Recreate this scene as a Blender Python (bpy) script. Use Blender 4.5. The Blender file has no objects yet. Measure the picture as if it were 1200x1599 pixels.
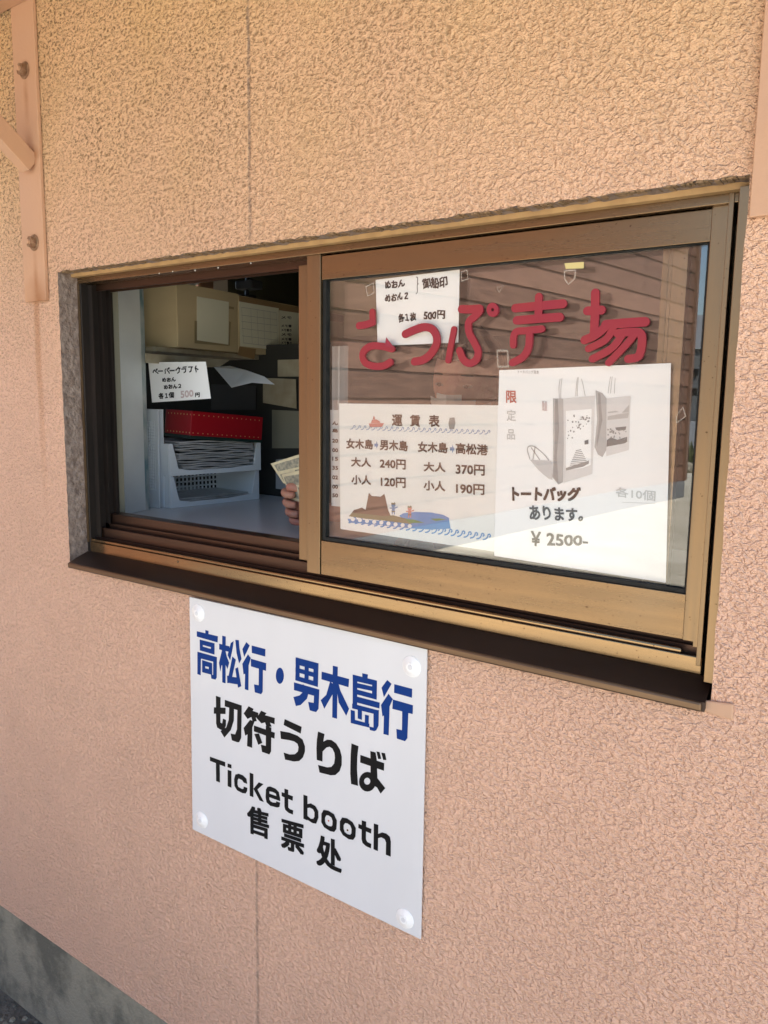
import bpy, bmesh, math, random
from mathutils import Vector, Matrix
random.seed(7)
S = bpy.context.scene
COL = S.collection
EYE = 1.63                                   # camera height above the ground
R_ = math.radians

# ------------------------------------------------------------------ camera
F, CX, CY = 1235.0, 600.0, 799.5             # focal length and centre in photograph pixels
YAW, PITCH, ROLL = 0.618842, 0.141525, 0.0135868
fwd = Vector((-math.sin(YAW)*math.cos(PITCH), math.cos(YAW)*math.cos(PITCH), -math.sin(PITCH)))
r0 = Vector((math.cos(YAW), math.sin(YAW), 0)); u0 = r0.cross(fwd)
RT = math.cos(ROLL)*r0 + math.sin(ROLL)*u0
UP = -math.sin(ROLL)*r0 + math.cos(ROLL)*u0
cam = bpy.data.cameras.new('camera'); cam_o = bpy.data.objects.new('camera', cam); COL.objects.link(cam_o)
m = Matrix((RT, UP, -fwd)).transposed().to_4x4(); m.translation = Vector((0, -1, EYE))
cam_o.matrix_world = m
cam.sensor_fit = 'VERTICAL'; cam.sensor_height = 24; cam.lens = 24*F/1599.0
cam.clip_start = 0.02; cam.clip_end = 2000
S.camera = cam_o

# ------------------------------------------------------------------ sky, sun, exposure
SUN = Vector((0.42, 0.42, 0.80)).normalized()
W = bpy.data.worlds.new('World'); S.world = W; W.use_nodes = True
nt = W.node_tree; nt.nodes.clear()
sky = nt.nodes.new('ShaderNodeTexSky'); sky.sky_type = 'NISHITA'; sky.sun_disc = False
sky.sun_elevation = math.asin(SUN.z); sky.sun_rotation = math.atan2(SUN.x, SUN.y)
sky.air_density = 1.0; sky.dust_density = 1.5
bg = nt.nodes.new('ShaderNodeBackground'); bg.inputs[1].default_value = 0.14
wo = nt.nodes.new('ShaderNodeOutputWorld')
nt.links.new(sky.outputs[0], bg.inputs[0]); nt.links.new(bg.outputs[0], wo.inputs[0])
sl = bpy.data.lights.new('sun', 'SUN'); sl.energy = 5.0; sl.angle = R_(0.5); sl.color = (1, 0.93, 0.82)
so = bpy.data.objects.new('sun', sl); COL.objects.link(so)
so.rotation_euler = SUN.to_track_quat('Z', 'Y').to_euler(); so.location = (0, 0, 8)
S.view_settings.view_transform = 'Standard'; S.view_settings.look = 'None'
S.view_settings.gamma = 1; S.view_settings.use_curve_mapping = False
S.view_settings.exposure = 1.67
try:
    S.cycles.max_bounces = 10; S.cycles.diffuse_bounces = 5; S.cycles.glossy_bounces = 5
    S.cycles.transparent_max_bounces = 16; S.cycles.caustics_reflective = False
    S.cycles.use_denoising = True
except Exception: pass

# ------------------------------------------------------------------ helpers
CAM = Vector((0, -1, 0))                     # everything below is built with the eye at z = 0 and lifted at the end
def ray(px, py): return fwd + RT*((px-CX)/F) - UP*((py-CY)/F)
def P(px, py, Y=0.0):
    d = ray(px, py); return CAM + d*((Y-CAM.y)/d.y)
def PX(px, py, X):
    d = ray(px, py); return CAM + d*((X-CAM.x)/d.x)
def PZ(px, py, Z):
    d = ray(px, py); return CAM + d*((Z-CAM.z)/d.z)
def PP(px, py, pt, n):
    d = ray(px, py); return CAM + d*((pt-CAM).dot(n)/d.dot(n))

def tag(o, label=None, cat=None, group=None, kind=None):
    if label: o['label'] = label
    if cat: o['category'] = cat
    if group: o['group'] = group
    if kind: o['kind'] = kind
    return o
def thing(name, label, cat, base=(0, 0, 0), group=None, rot=(0, 0, 0)):
    o = bpy.data.objects.new(name, None); COL.objects.link(o); o.empty_display_size = .05
    o.location = base; o.rotation_euler = rot
    return tag(o, label, cat, group)
def origin_of(o):
    v = Vector((0, 0, 0))
    while o: v += o.location; o = o.parent
    return v
class MB:
    def __init__(s): s.v = []; s.f = []
    def add(s, vs, fs):
        n = len(s.v); s.v += [tuple(v) for v in vs]; s.f += [tuple(i+n for i in f) for f in fs]; return s
    def box(s, x0, x1, y0, y1, z0, z1):
        if x0 > x1: x0, x1 = x1, x0
        if y0 > y1: y0, y1 = y1, y0
        if z0 > z1: z0, z1 = z1, z0
        return s.add([(x0,y0,z0),(x1,y0,z0),(x1,y1,z0),(x0,y1,z0),(x0,y0,z1),(x1,y0,z1),(x1,y1,z1),(x0,y1,z1)],
              [(0,3,2,1),(4,5,6,7),(0,1,5,4),(1,2,6,5),(2,3,7,6),(3,0,4,7)])
    def prism(s, pts, d):                    # polygon pts (3D, planar) pushed along vector d
        n = len(pts); d = Vector(d)
        a = [Vector(p) for p in pts]; b = [p+d for p in a]
        nn = Vector((0,0,0))
        for i in range(n): nn += a[i].cross(a[(i+1) % n])
        if nn.dot(d) > 0: a.reverse(); b.reverse()
        return s.add(a+b, [tuple(range(n)), tuple(range(2*n-1, n-1, -1))] + [(i, i+n, (i+1) % n+n, (i+1) % n) for i in range(n)])
    def disc(s, c, n, r0, r1, h, seg=24):    # cone frustum with caps, axis n
        c = Vector(c); n = Vector(n).normalized(); a = n.orthogonal().normalized(); b = n.cross(a)
        vs = []
        for k, (rr, hh) in enumerate(((r0, 0), (r1, h))):
            for i in range(seg):
                t = 2*math.pi*i/seg; vs.append(c + n*hh + a*rr*math.cos(t) + b*rr*math.sin(t))
        fs = [tuple(range(seg-1, -1, -1)), tuple(range(seg, 2*seg))] + [(i, (i+1) % seg, (i+1) % seg+seg, i+seg) for i in range(seg)]
        return s.add(vs, fs)
    def bar(s, a, b, w, h, up=(0, 0, 1)):
        a = Vector(a); b = Vector(b); d = (b-a).normalized(); up = Vector(up)
        x = d.cross(up).normalized(); z = x.cross(d)
        vs = []
        for p in (a, b):
            for sx, sz in ((-1,-1),(1,-1),(1,1),(-1,1)): vs.append(p + x*sx*w/2 + z*sz*h/2)
        return s.add(vs, [(0,1,2,3),(7,6,5,4),(0,4,5,1),(1,5,6,2),(2,6,7,3),(3,7,4,0)])
    def tube(s, pts, r, seg=8):
        pts = [Vector(p) for p in pts]; rr = r if isinstance(r, (list, tuple)) else [r]*len(pts)
        n0 = len(s.v); prev = None; vs = []
        for i, p in enumerate(pts):
            t = (pts[min(i+1, len(pts)-1)] - pts[max(i-1, 0)]).normalized()
            a = t.orthogonal() if prev is None else prev - t*prev.dot(t)
            a.normalize(); prev = a; b = t.cross(a)
            for k in range(seg):
                q = 2*math.pi*k/seg; vs.append(p + (a*math.cos(q) + b*math.sin(q))*rr[i])
        fs = []
        for i in range(len(pts)-1):
            for k in range(seg): fs.append((i*seg+k, i*seg+(k+1) % seg, (i+1)*seg+(k+1) % seg, (i+1)*seg+k))
        fs.append(tuple(range(seg-1, -1, -1))); e = (len(pts)-1)*seg; fs.append(tuple(e+k for k in range(seg)))
        return s.add(vs, fs)
    def build(s, name, mat, parent=None, bevel=0, smooth=False, local=False, fix=False):
        me = bpy.data.meshes.new(name)
        off = Vector((0,0,0)) if (local or parent is None) else origin_of(parent)
        me.from_pydata([Vector(v)-off for v in s.v], [], s.f); me.update()
        if fix:
            bm = bmesh.new(); bm.from_mesh(me); bmesh.ops.recalc_face_normals(bm, faces=bm.faces); bm.to_mesh(me); bm.free()
        me.materials.append(mat)
        if smooth:
            for p in me.polygons: p.use_smooth = True
        o = bpy.data.objects.new(name, me); COL.objects.link(o)
        if parent: o.parent = parent
        if bevel:
            b = o.modifiers.new('edge', 'BEVEL'); b.width = bevel; b.segments = 2; b.limit_method = 'ANGLE'
        return o
def spline(pts, n=8):                        # Catmull-Rom through points
    pts = [Vector(p) for p in pts]
    if len(pts) < 3: return pts
    out = []
    for i in range(len(pts)-1):
        p0 = pts[max(i-1, 0)]; p1 = pts[i]; p2 = pts[i+1]; p3 = pts[min(i+2, len(pts)-1)]
        for k in range(n):
            t = k/n
            out.append(.5*((2*p1)+(p2-p0)*t+(2*p0-5*p1+4*p2-p3)*t*t+(3*p1-p0-3*p2+p3)*t**3))
    out.append(pts[-1]); return out
def ribbon(mb, pts, w, n, d, cap=True):      # flat stroke of width w in the plane with normal n, pushed back along d (thickness)
    n = Vector(n).normalized(); pts = [Vector(p) for p in pts]; L = []; Rr = []
    N = len(pts); ww = w if isinstance(w, (list, tuple)) else [w]*N
    for i, p in enumerate(pts):
        t = (pts[min(i+1, N-1)] - pts[max(i-1, 0)]).normalized(); s_ = n.cross(t)
        L.append(p + s_*ww[i]/2); Rr.append(p - s_*ww[i]/2)
    def capf(c, t, r):
        s_ = n.cross(t); return [c + s_*r*math.cos(a) + t*r*math.sin(a) for a in [math.pi*k/7 for k in range(1, 7)]]
    loop = L[:]
    if cap: loop += capf(pts[-1], (pts[-1]-pts[-2]).normalized(), ww[-1]/2)
    loop += Rr[::-1]
    if cap: loop += capf(pts[0], (pts[0]-pts[1]).normalized(), ww[0]/2)[::-1][::-1] if False else [q for q in [pts[0] - n.cross((pts[1]-pts[0]).normalized())*ww[0]/2*math.cos(a) - (pts[1]-pts[0]).normalized()*ww[0]/2*math.sin(a) for a in [math.pi*k/7 for k in range(1, 7)]]]
    d = Vector(d); k = len(loop)
    # face: centre strip quads + caps
    vs = loop + [q+d for q in loop]
    fs = []
    iL = list(range(N)); nc = 6 if cap else 0
    iR = [N+nc+j for j in range(N)][::-1]
    for i in range(N-1): fs.append((iL[i], iL[i+1], iR[i+1], iR[i]))
    if cap:
        fs.append(tuple([iL[-1]] + [N+j for j in range(nc)] + [iR[-1]]))
        fs.append(tuple([iR[0]] + [2*N+nc+j for j in range(nc)] + [iL[0]]))
    if d.length > 1e-9:
        for i in range(k): fs.append((i, i+k, (i+1) % k+k, (i+1) % k))
    mb.add(vs, fs); return mb

# ---- text: glyph outlines from the built-in typeface, mapped into a quadrilateral
_tc = {}
def glyphs(s, space=1.0):
    key = (s, space)
    if key in _tc: return _tc[key]
    cu = bpy.data.curves.new('t', 'FONT'); cu.body = s; cu.size = 1; cu.resolution_u = 3; cu.space_character = space
    o = bpy.data.objects.new('t', cu); COL.objects.link(o)
    bpy.context.view_layer.update()
    dg = bpy.context.evaluated_depsgraph_get(); me = bpy.data.meshes.new_from_object(o.evaluated_get(dg))
    vs = [(v.co.x, v.co.y) for v in me.vertices]; fs = [tuple(p.vertices) for p in me.polygons]
    bpy.data.objects.remove(o); bpy.data.curves.remove(cu); bpy.data.meshes.remove(me)
    _tc[key] = (vs, fs); return _tc[key]
def text_into(mb, s, quad, n, bold=0.0, lift=0.0, space=1.0, boldx=None, wob=0.0):
    """quad: TL, TR, BR, BL points on the sheet; n: direction towards the reader; bold: stroke growth in metres"""
    vs, fs = glyphs(s, space)
    if not vs: return
    xs = [v[0] for v in vs]; ys = [v[1] for v in vs]; x0, x1, y0, y1 = min(xs), max(xs), min(ys), max(ys)
    tl, tr, br, bl = [Vector(q) for q in quad]; n = Vector(n).normalized()
    ex = (tr-tl).normalized(); ey = (tl-bl).normalized()
    bx = boldx if boldx is not None else bold
    W_ = (tr-tl).length; H_ = (tl-bl).length
    sx = max(0.2, 1-2*bx/W_); sy = max(0.2, 1-2*bold/H_)
    base = []
    ph = random.random()*6
    for x, y in vs:
        u = (x-x0)/max(1e-6, x1-x0); v = (y-y0)/max(1e-6, y1-y0)
        if wob:
            v += wob*math.sin(u*9+ph); u += wob*.4*math.sin(v*7+ph)
        u = .5+(u-.5)*sx; v = .5+(v-.5)*sy
        base.append(bl*(1-u)*(1-v) + br*u*(1-v) + tr*u*v + tl*(1-u)*v + n*lift)
    offs = [(0, 0)]
    if bold > 0:
        offs += [(a_, b_) for a_ in (-1, 0, 1) for b_ in (-1, 0, 1) if (a_, b_) != (0, 0)]
        if bold > 0.0015: offs += [(.5*math.cos(2*math.pi*(i+.5)/6), .5*math.sin(2*math.pi*(i+.5)/6)) for i in range(6)]
    for j, (a, b) in enumerate(offs):
        o = ex*a*bx + ey*b*bold + n*(j*2.5e-5)
        mb.add([p+o for p in base], fs)
def q_(pts, proj): return [proj(*p) for p in pts]
def zq(ox, oy, sc, *pts): return [(ox+x/sc, oy+y/sc) for x, y in pts]

# ------------------------------------------------------------------ materials
def mat(name, col=(.5, .5, .5), rough=.6, metal=0, spec=.5, noise=None, bump=None, coat=0, sub=0, streak=None, trans=0, specks=None):
    m = bpy.data.materials.new(name); m.use_nodes = True; n = m.node_tree.nodes; l = m.node_tree.links
    b = n['Principled BSDF']; b.inputs['Base Color'].default_value = (*col, 1); b.inputs['Roughness'].default_value = rough
    b.inputs['Metallic'].default_value = metal; b.inputs['Specular IOR Level'].default_value = spec
    b.inputs['Coat Weight'].default_value = coat
    if sub: b.inputs['Subsurface Weight'].default_value = sub; b.inputs['Subsurface Scale'].default_value = .01
    tc = n.new('ShaderNodeTexCoord')
    if noise:                                # (scale, amount, second colour, detail)
        sc, amt, c2, det = noise
        t = n.new('ShaderNodeTexNoise'); t.inputs['Scale'].default_value = sc; t.inputs['Detail'].default_value = det
        mp = n.new('ShaderNodeMapping'); l.new(tc.outputs['Object'], mp.inputs[0]); l.new(mp.outputs[0], t.inputs[0])
        if streak: mp.inputs['Scale'].default_value = streak
        r = n.new('ShaderNodeMapRange'); r.inputs['From Min'].default_value = .35; r.inputs['From Max'].default_value = .68
        r.inputs['To Max'].default_value = amt; l.new(t.outputs['Fac'], r.inputs[0])
        x = n.new('ShaderNodeMix'); x.data_type = 'RGBA'; x.inputs[6].default_value = (*col, 1); x.inputs[7].default_value = (*c2, 1)
        l.new(r.outputs[0], x.inputs[0]); l.new(x.outputs[2], b.inputs['Base Color'])
        rr = n.new('ShaderNodeMapRange'); rr.inputs['To Min'].default_value = max(0, rough-.08); rr.inputs['To Max'].default_value = min(1, rough+.12)
        l.new(t.outputs['Fac'], rr.inputs[0]); l.new(rr.outputs[0], b.inputs['Roughness'])
    if specks:                               # (colour, threshold)
        cur = b.inputs['Base Color'].links[0].from_socket
        t = n.new('ShaderNodeTexNoise'); t.inputs['Scale'].default_value = 210; t.inputs['Detail'].default_value = 2; l.new(tc.outputs['Object'], t.inputs[0])
        r = n.new('ShaderNodeMapRange'); r.inputs['From Min'].default_value = specks[1]; r.inputs['From Max'].default_value = specks[1]+.05; l.new(t.outputs['Fac'], r.inputs[0])
        x = n.new('ShaderNodeMix'); x.data_type = 'RGBA'; l.new(cur, x.inputs[6]); x.inputs[7].default_value = (*specks[0], 1); l.new(r.outputs[0], x.inputs[0])
        l.new(x.outputs[2], b.inputs['Base Color'])
        t2 = n.new('ShaderNodeTexNoise'); t2.inputs['Scale'].default_value = 6; t2.inputs['Detail'].default_value = 7; l.new(tc.outputs['Object'], t2.inputs[0])
        r2 = n.new('ShaderNodeMapRange'); r2.inputs['From Min'].default_value = .55; r2.inputs['From Max'].default_value = .75; r2.inputs['To Max'].default_value = .45; l.new(t2.outputs['Fac'], r2.inputs[0])
        x2 = n.new('ShaderNodeMix'); x2.data_type = 'RGBA'; l.new(x.outputs[2], x2.inputs[6]); x2.inputs[7].default_value = (.21, .155, .10, 1); l.new(r2.outputs[0], x2.inputs[0])
        l.new(x2.outputs[2], b.inputs['Base Color'])
    if bump:                                 # (scale, distance)
        t = n.new('ShaderNodeTexNoise'); t.inputs['Scale'].default_value = bump[0]; t.inputs['Detail'].default_value = 4
        l.new(tc.outputs['Object'], t.inputs[0])
        bb = n.new('ShaderNodeBump'); bb.inputs['Distance'].default_value = bump[1]; bb.inputs['Strength'].default_value = 1
        l.new(t.outputs['Fac'], bb.inputs['Height']); l.new(bb.outputs[0], b.inputs['Normal'])
    return m

def stucco_material():
    m = bpy.data.materials.new('stucco_paint'); m.use_nodes = True; n = m.node_tree.nodes; l = m.node_tree.links
    b = n['Principled BSDF']; b.inputs['Roughness'].default_value = .62; b.inputs['Specular IOR Level'].default_value = .42
    tc = n.new('ShaderNodeTexCoord')
    def N(scale, det=2, dist=0, rough=.5, vec=None):
        t = n.new('ShaderNodeTexNoise'); t.inputs['Scale'].default_value = scale; t.inputs['Detail'].default_value = det
        t.inputs['Distortion'].default_value = dist; t.inputs['Roughness'].default_value = rough
        l.new(vec or tc.outputs['Object'], t.inputs[0]); return t.outputs['Fac']
    def M(op, a, b_=None, c=None, clamp=False):
        t = n.new('ShaderNodeMath'); t.operation = op; t.use_clamp = clamp
        for i, v in enumerate((a, b_, c)):
            if v is None: continue
            if isinstance(v, (int, float)): t.inputs[i].default_value = v
            else: l.new(v, t.inputs[i])
        return t.outputs[0]
    def MR(v, a, b_, c=0, d=1):
        t = n.new('ShaderNodeMapRange'); t.interpolation_type = 'SMOOTHSTEP'; l.new(v, t.inputs[0])
        for i, x in zip((1, 2, 3, 4), (a, b_, c, d)): t.inputs[i].default_value = x
        return t.outputs[0]
    mp = n.new('ShaderNodeMapping'); mp.inputs['Scale'].default_value = (1, 1, 1.25); l.new(tc.outputs['Object'], mp.inputs[0])
    vec = mp.outputs[0]
    n1 = N(118, 2.0, .35, .5, vec); n2 = N(240, 2.0, .2, .55, vec); fine = N(620, 3, 0, .6)
    plate = MR(n1, .44, .53)                                                         # flattened tops with curled edges
    crease = M('SUBTRACT', 1, MR(M('ABSOLUTE', M('SUBTRACT', n1, .475)), .0, .055))
    pit = M('SUBTRACT', 1, MR(M('ADD', M('MULTIPLY', n1, .55), M('MULTIPLY', n2, .45)), .40, .485))
    h = M('ADD', M('MULTIPLY', n1, 1.0), M('MULTIPLY', n2, .75))
    h = M('ADD', h, M('MULTIPLY', plate, .16)); h = M('ADD', h, M('MULTIPLY', fine, .07))
    sp = n.new('ShaderNodeSeparateXYZ'); l.new(tc.outputs['Object'], sp.inputs[0])
    # vertical panel joint of the wall, filled and painted over
    jx = M('ABSOLUTE', M('ADD', M('ADD', sp.outputs[0], .9985), M('MULTIPLY', M('SUBTRACT', N(22, 4), .5), .008)))
    joint = M('MULTIPLY', M('SUBTRACT', 1, MR(jx, .0008, .0058)), MR(N(48, 3), .34, .60, .35, 1.0))
    h = M('SUBTRACT', h, M('MULTIPLY', joint, .22))
    bp = n.new('ShaderNodeBump'); bp.inputs['Distance'].default_value = .0072; bp.inputs['Strength'].default_value = 1.0
    l.new(h, bp.inputs['Height']); l.new(bp.outputs[0], b.inputs['Normal'])
    def MIX(f, a, b_):
        t = n.new('ShaderNodeMix'); t.data_type = 'RGBA'
        if isinstance(f, (int, float)): t.inputs[0].default_value = f
        else: l.new(f, t.inputs[0])
        for i, v in ((6, a), (7, b_)):
            if isinstance(v, tuple): t.inputs[i].default_value = (*v, 1)
            else: l.new(v, t.inputs[i])
        return t.outputs[2]
    base = MIX(MR(N(2.2, 3), .35, .65), (.78, .490, .350), (.73, .455, .325))
    base = MIX(M('MULTIPLY', MR(N(14, 4), .45, .75), .35), base, (.66, .425, .300))
    # grime and painted-in crease shade, more of both high on the left
    hi = MR(sp.outputs[2], -.1, .75); lf = MR(sp.outputs[0], .1, -1.3)
    gr = M('MULTIPLY', M('ADD', M('MULTIPLY', hi, .85), .26), M('ADD', M('MULTIPLY', lf, .80), .26))
    gr = M('MULTIPLY', gr, MR(N(5, 4), .25, .7, .45, 1.0))
    yel = M('MULTIPLY', hi, MR(N(3.1, 3), .2, .8, .35, .75))  # warm bounce from the awning painted into the upper wall colour
    base = MIX(yel, base, (.66, .435, .175))
    base = MIX(M('MULTIPLY', M('MAXIMUM', M('MULTIPLY', crease, .22), pit), gr), base, (.215, .13, .058))
    # damp, greyer patch low on the left of the window and rust runs under the bracket
    base = MIX(M('MULTIPLY', joint, M('ADD', M('MULTIPLY', hi, .3), .6)), base, (.24, .17, .13))
    rx = M('ABSOLUTE', M('ADD', M('ADD', sp.outputs[0], 1.652), M('MULTIPLY', M('SUBTRACT', N(6, 2), .5), .02)))
    rust = M('MULTIPLY', M('MULTIPLY', M('SUBTRACT', 1, MR(rx, .004, .016)), MR(sp.outputs[2], -.35, .2)), M('SUBTRACT', 1, MR(sp.outputs[2], .2, .24)))
    base = MIX(M('MULTIPLY', rust, .55), base, (.45, .19, .07))
    l.new(base, b.inputs['Base Color'])
    return m

def glass_material(name, tint=(.985, .99, .985), base=.072):
    m = bpy.data.materials.new(name); m.use_nodes = True; n = m.node_tree.nodes; l = m.node_tree.links; n.clear()
    out = n.new('ShaderNodeOutputMaterial'); tr = n.new('ShaderNodeBsdfTransparent'); tr.inputs[0].default_value = (*tint, 1)
    gl = n.new('ShaderNodeBsdfGlossy'); gl.inputs['Roughness'].default_value = 0.0; gl.inputs[0].default_value = (1, 1, 1, 1)
    ge = n.new('ShaderNodeNewGeometry'); dt = n.new('ShaderNodeVectorMath'); dt.operation = 'DOT_PRODUCT'
    l.new(ge.outputs['Incoming'], dt.inputs[0]); l.new(ge.outputs['True Normal'], dt.inputs[1])
    def M(op, a, b_):
        t = n.new('ShaderNodeMath'); t.operation = op
        for i, v in enumerate((a, b_)):
            if v is None: continue
            if isinstance(v, (int, float)): t.inputs[i].default_value = v
            else: l.new(v, t.inputs[i])
        return t.outputs[0]
    gtc = n.new('ShaderNodeTexCoord'); gn_ = n.new('ShaderNodeTexNoise'); gn_.inputs['Scale'].default_value = 5; gn_.inputs['Detail'].default_value = 1; l.new(gtc.outputs['Object'], gn_.inputs[0])
    gb = n.new('ShaderNodeBump'); gb.inputs['Distance'].default_value = .0002; l.new(gn_.outputs[0], gb.inputs['Height']); l.new(gb.outputs[0], gl.inputs['Normal'])
    c = M('ABSOLUTE', dt.outputs['Value'], None); k = M('POWER', M('SUBTRACT', 1, c), 5)
    f = M('ADD', M('MULTIPLY', k, 1-base), base)
    mx = n.new('ShaderNodeMixShader'); l.new(f, mx.inputs[0]); l.new(tr.outputs[0], mx.inputs[1]); l.new(gl.outputs[0], mx.inputs[2])
    # faint dust film
    tc = n.new('ShaderNodeTexCoord'); nz = n.new('ShaderNodeTexNoise'); nz.inputs['Scale'].default_value = 9; nz.inputs['Detail'].default_value = 6
    l.new(tc.outputs['Object'], nz.inputs[0]); df = n.new('ShaderNodeBsdfDiffuse'); df.inputs[0].default_value = (.6, .57, .5, 1)
    mr = n.new('ShaderNodeMapRange'); mr.inputs['From Min'].default_value = .4; mr.inputs['From Max'].default_value = .8
    mr.inputs['To Min'].default_value = .0015; mr.inputs['To Max'].default_value = .010; l.new(nz.outputs[0], mr.inputs[0])
    m2 = n.new('ShaderNodeMixShader'); l.new(mr.outputs[0], m2.inputs[0]); l.new(mx.outputs[0], m2.inputs[1]); l.new(df.outputs[0], m2.inputs[2])
    l.new(m2.outputs[0], out.inputs[0]); return m

M = {}
M['stucco'] = stucco_material()
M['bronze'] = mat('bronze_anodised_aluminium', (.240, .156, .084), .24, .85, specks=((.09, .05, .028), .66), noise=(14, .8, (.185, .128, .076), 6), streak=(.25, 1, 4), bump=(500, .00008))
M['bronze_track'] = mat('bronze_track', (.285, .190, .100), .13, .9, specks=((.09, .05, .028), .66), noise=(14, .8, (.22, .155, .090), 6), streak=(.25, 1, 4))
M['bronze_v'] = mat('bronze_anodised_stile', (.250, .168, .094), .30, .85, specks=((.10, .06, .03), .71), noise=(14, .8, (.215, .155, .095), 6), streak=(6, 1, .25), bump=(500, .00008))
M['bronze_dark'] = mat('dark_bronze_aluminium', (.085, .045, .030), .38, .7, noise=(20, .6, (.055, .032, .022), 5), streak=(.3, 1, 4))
M['jamb_dark'] = mat('shaded_jamb', (.035, .026, .022), .45, .4, noise=(20, .8, (.018, .015, .013), 5), streak=(4, 1, .3))  # shade on the left jamb painted in as a darker frame metal
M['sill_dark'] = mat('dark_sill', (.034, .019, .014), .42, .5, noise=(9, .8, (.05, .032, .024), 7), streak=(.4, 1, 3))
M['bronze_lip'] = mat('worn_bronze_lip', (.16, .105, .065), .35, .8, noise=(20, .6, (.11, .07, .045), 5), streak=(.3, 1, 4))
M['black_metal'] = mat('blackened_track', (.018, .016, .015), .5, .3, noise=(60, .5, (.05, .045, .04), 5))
M['rubber'] = mat('black_gasket', (.010, .011, .011), .6, 0, .25, noise=(80, .5, (.03, .03, .028), 4))
M['sealant'] = mat('ochre_sealant', (.50, .32, .15), .55, 0, noise=(40, .7, (.36, .22, .10), 5), bump=(120, .0006))
M['grime'] = mat('grimy_mortar', (.17, .115, .06), .9, 0, noise=(90, .9, (.40, .26, .15), 6), bump=(160, .003))
M['pink_paint'] = mat('pink_painted_steel', (.52, .31, .19), .5, 0, noise=(7, .5, (.47, .29, .20), 5), bump=(140, .0006))
M['rust'] = mat('rusty_bolt', (.17, .080, .038), .8, .1, noise=(90, .9, (.36, .23, .14), 4), bump=(300, .001))
M['concrete'] = mat('old_concrete', (.27, .25, .19), .9, 0, noise=(6.5, 1.0, (.12, .115, .09), 15), bump=(150, .004))
_r = [n_ for n_ in M['concrete'].node_tree.nodes if n_.type == 'MAP_RANGE'][0]; _r.inputs['From Min'].default_value = .44; _r.inputs['From Max'].default_value = .60
_t = [n_ for n_ in M['concrete'].node_tree.nodes if n_.type == 'TEX_NOISE'][0]; _t.inputs['Roughness'].default_value = .68
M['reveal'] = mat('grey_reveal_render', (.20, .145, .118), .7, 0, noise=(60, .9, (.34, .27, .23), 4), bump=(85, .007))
M['glass'] = glass_material('window_glass')
M['glass_in'] = glass_material('inner_window_glass', base=.075)
M['red'] = mat('red_foam_board', (.30, .034, .042), .60, 0, .25, noise=(16, .5, (.25, .024, .055), 3), bump=(300, .0002))
M['red_dark'] = mat('faded_magenta_foam', (.27, .020, .045), .6)
M['paper'] = mat('white_paper', (.90, .895, .89), .75, 0, noise=(10, .3, (.86, .855, .85), 3), bump=(8, .0025))
M['paper_cream'] = mat('cream_paper', (.78, .76, .60), .8, bump=(12, .002))
M['ink'] = mat('black_ink', (.018, .018, .02), .6, 0, .12)
M['ink_brown'] = mat('brown_print', (.075, .038, .028), .6, 0, .12)
M['ink_blue'] = mat('navy_print', (.003, .035, .19), .5, 0, .12)
M['ink_black'] = mat('black_vinyl', (.006, .006, .007), .4, 0, .12)
M['ink_red'] = mat('red_ink', (.50, .11, .07), .6)
M['ink_pale'] = mat('faded_pink_ink', (.62, .50, .50), .7)
M['ink_grey'] = mat('faded_grey_ink', (.56, .55, .54), .7)
M['signwhite'] = mat('white_sign_board', (.665, .672, .69), .34, 0, noise=(3.2, .6, (.61, .615, .63), 9), streak=(2.2, 1, .7), coat=.1)
M['capwhite'] = mat('white_plastic_cap', (.84, .84, .84), .3, 0, coat=.3)
def film_mat(name, col, a):
    m = mat(name, col, .3); n = m.node_tree.nodes; l = m.node_tree.links
    t = n.new('ShaderNodeBsdfTransparent'); x = n.new('ShaderNodeMixShader'); x.inputs[0].default_value = a
    l.new(t.outputs[0], x.inputs[1]); l.new(n['Principled BSDF'].outputs[0], x.inputs[2]); l.new(x.outputs[0], n['Material Output'].inputs[0]); return m
M['tape'] = film_mat('clear_tape', (.60, .54, .46), .30)
M['tape_yellow'] = mat('yellow_tape', (.62, .52, .22), .4)
g = glass_material('clear_film', (.985, .985, .975), .03); M['film'] = g
M['wave'] = mat('blue_print', (.06, .24, .58), .6)
M['wave_pale'] = mat('grey_blue_print', (.16, .26, .48), .6)
M['mount'] = mat('mountain_print', (.17, .09, .065), .6)
M['olive'] = mat('olive_print', (.19, .17, .09), .6)
M['green'] = mat('green_print', (.08, .24, .07), .6)
M['shippink'] = mat('pink_print', (.62, .23, .20), .6)
for i, v in enumerate((.16, .28, .42, .55, .66)): M['g%d' % i] = mat('grey_print_%d' % i, (v, v*.97, v*.96), .7)
M['siding'] = mat('brown_siding', (.225, .122, .084), .6, 0, noise=(3, .9, (.150, .080, .055), 8), streak=(1, .15, 6), bump=(60, .002))
M['siding_post'] = mat('corner_trim', (.20, .115, .08), .6)
M['footing'] = mat('grey_footing', (.20, .205, .215), .85, noise=(4, .6, (.16, .165, .175), 6))
M['ground'] = mat('sandy_ground', (.65, .62, .53), .95, 0, noise=(1.6, 1.0, (.47, .44, .35), 14), bump=(26, .03))
M['white_board'] = mat('white_painted_board', (.80, .82, .80), .5, 0, noise=(6, .6, (.58, .61, .62), 6))
M['teal'] = mat('peeling_teal', (.16, .27, .29), .6, 0, noise=(30, 1.0, (.62, .62, .58), 8), streak=(1, 1, .4))
M['counter'] = mat('pale_counter_laminate', (.80, .80, .82), .22, 0, noise=(3, .4, (.62, .62, .66), 3))
M['cardboard'] = mat('cardboard', (.56, .45, .27), .8, 0, noise=(5, .5, (.47, .37, .22), 5), streak=(1, 1, 3))
M['kraft'] = mat('kraft_tape', (.30, .19, .09), .45)
M['masking'] = mat('khaki_tape', (.28, .22, .12), .5)
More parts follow.
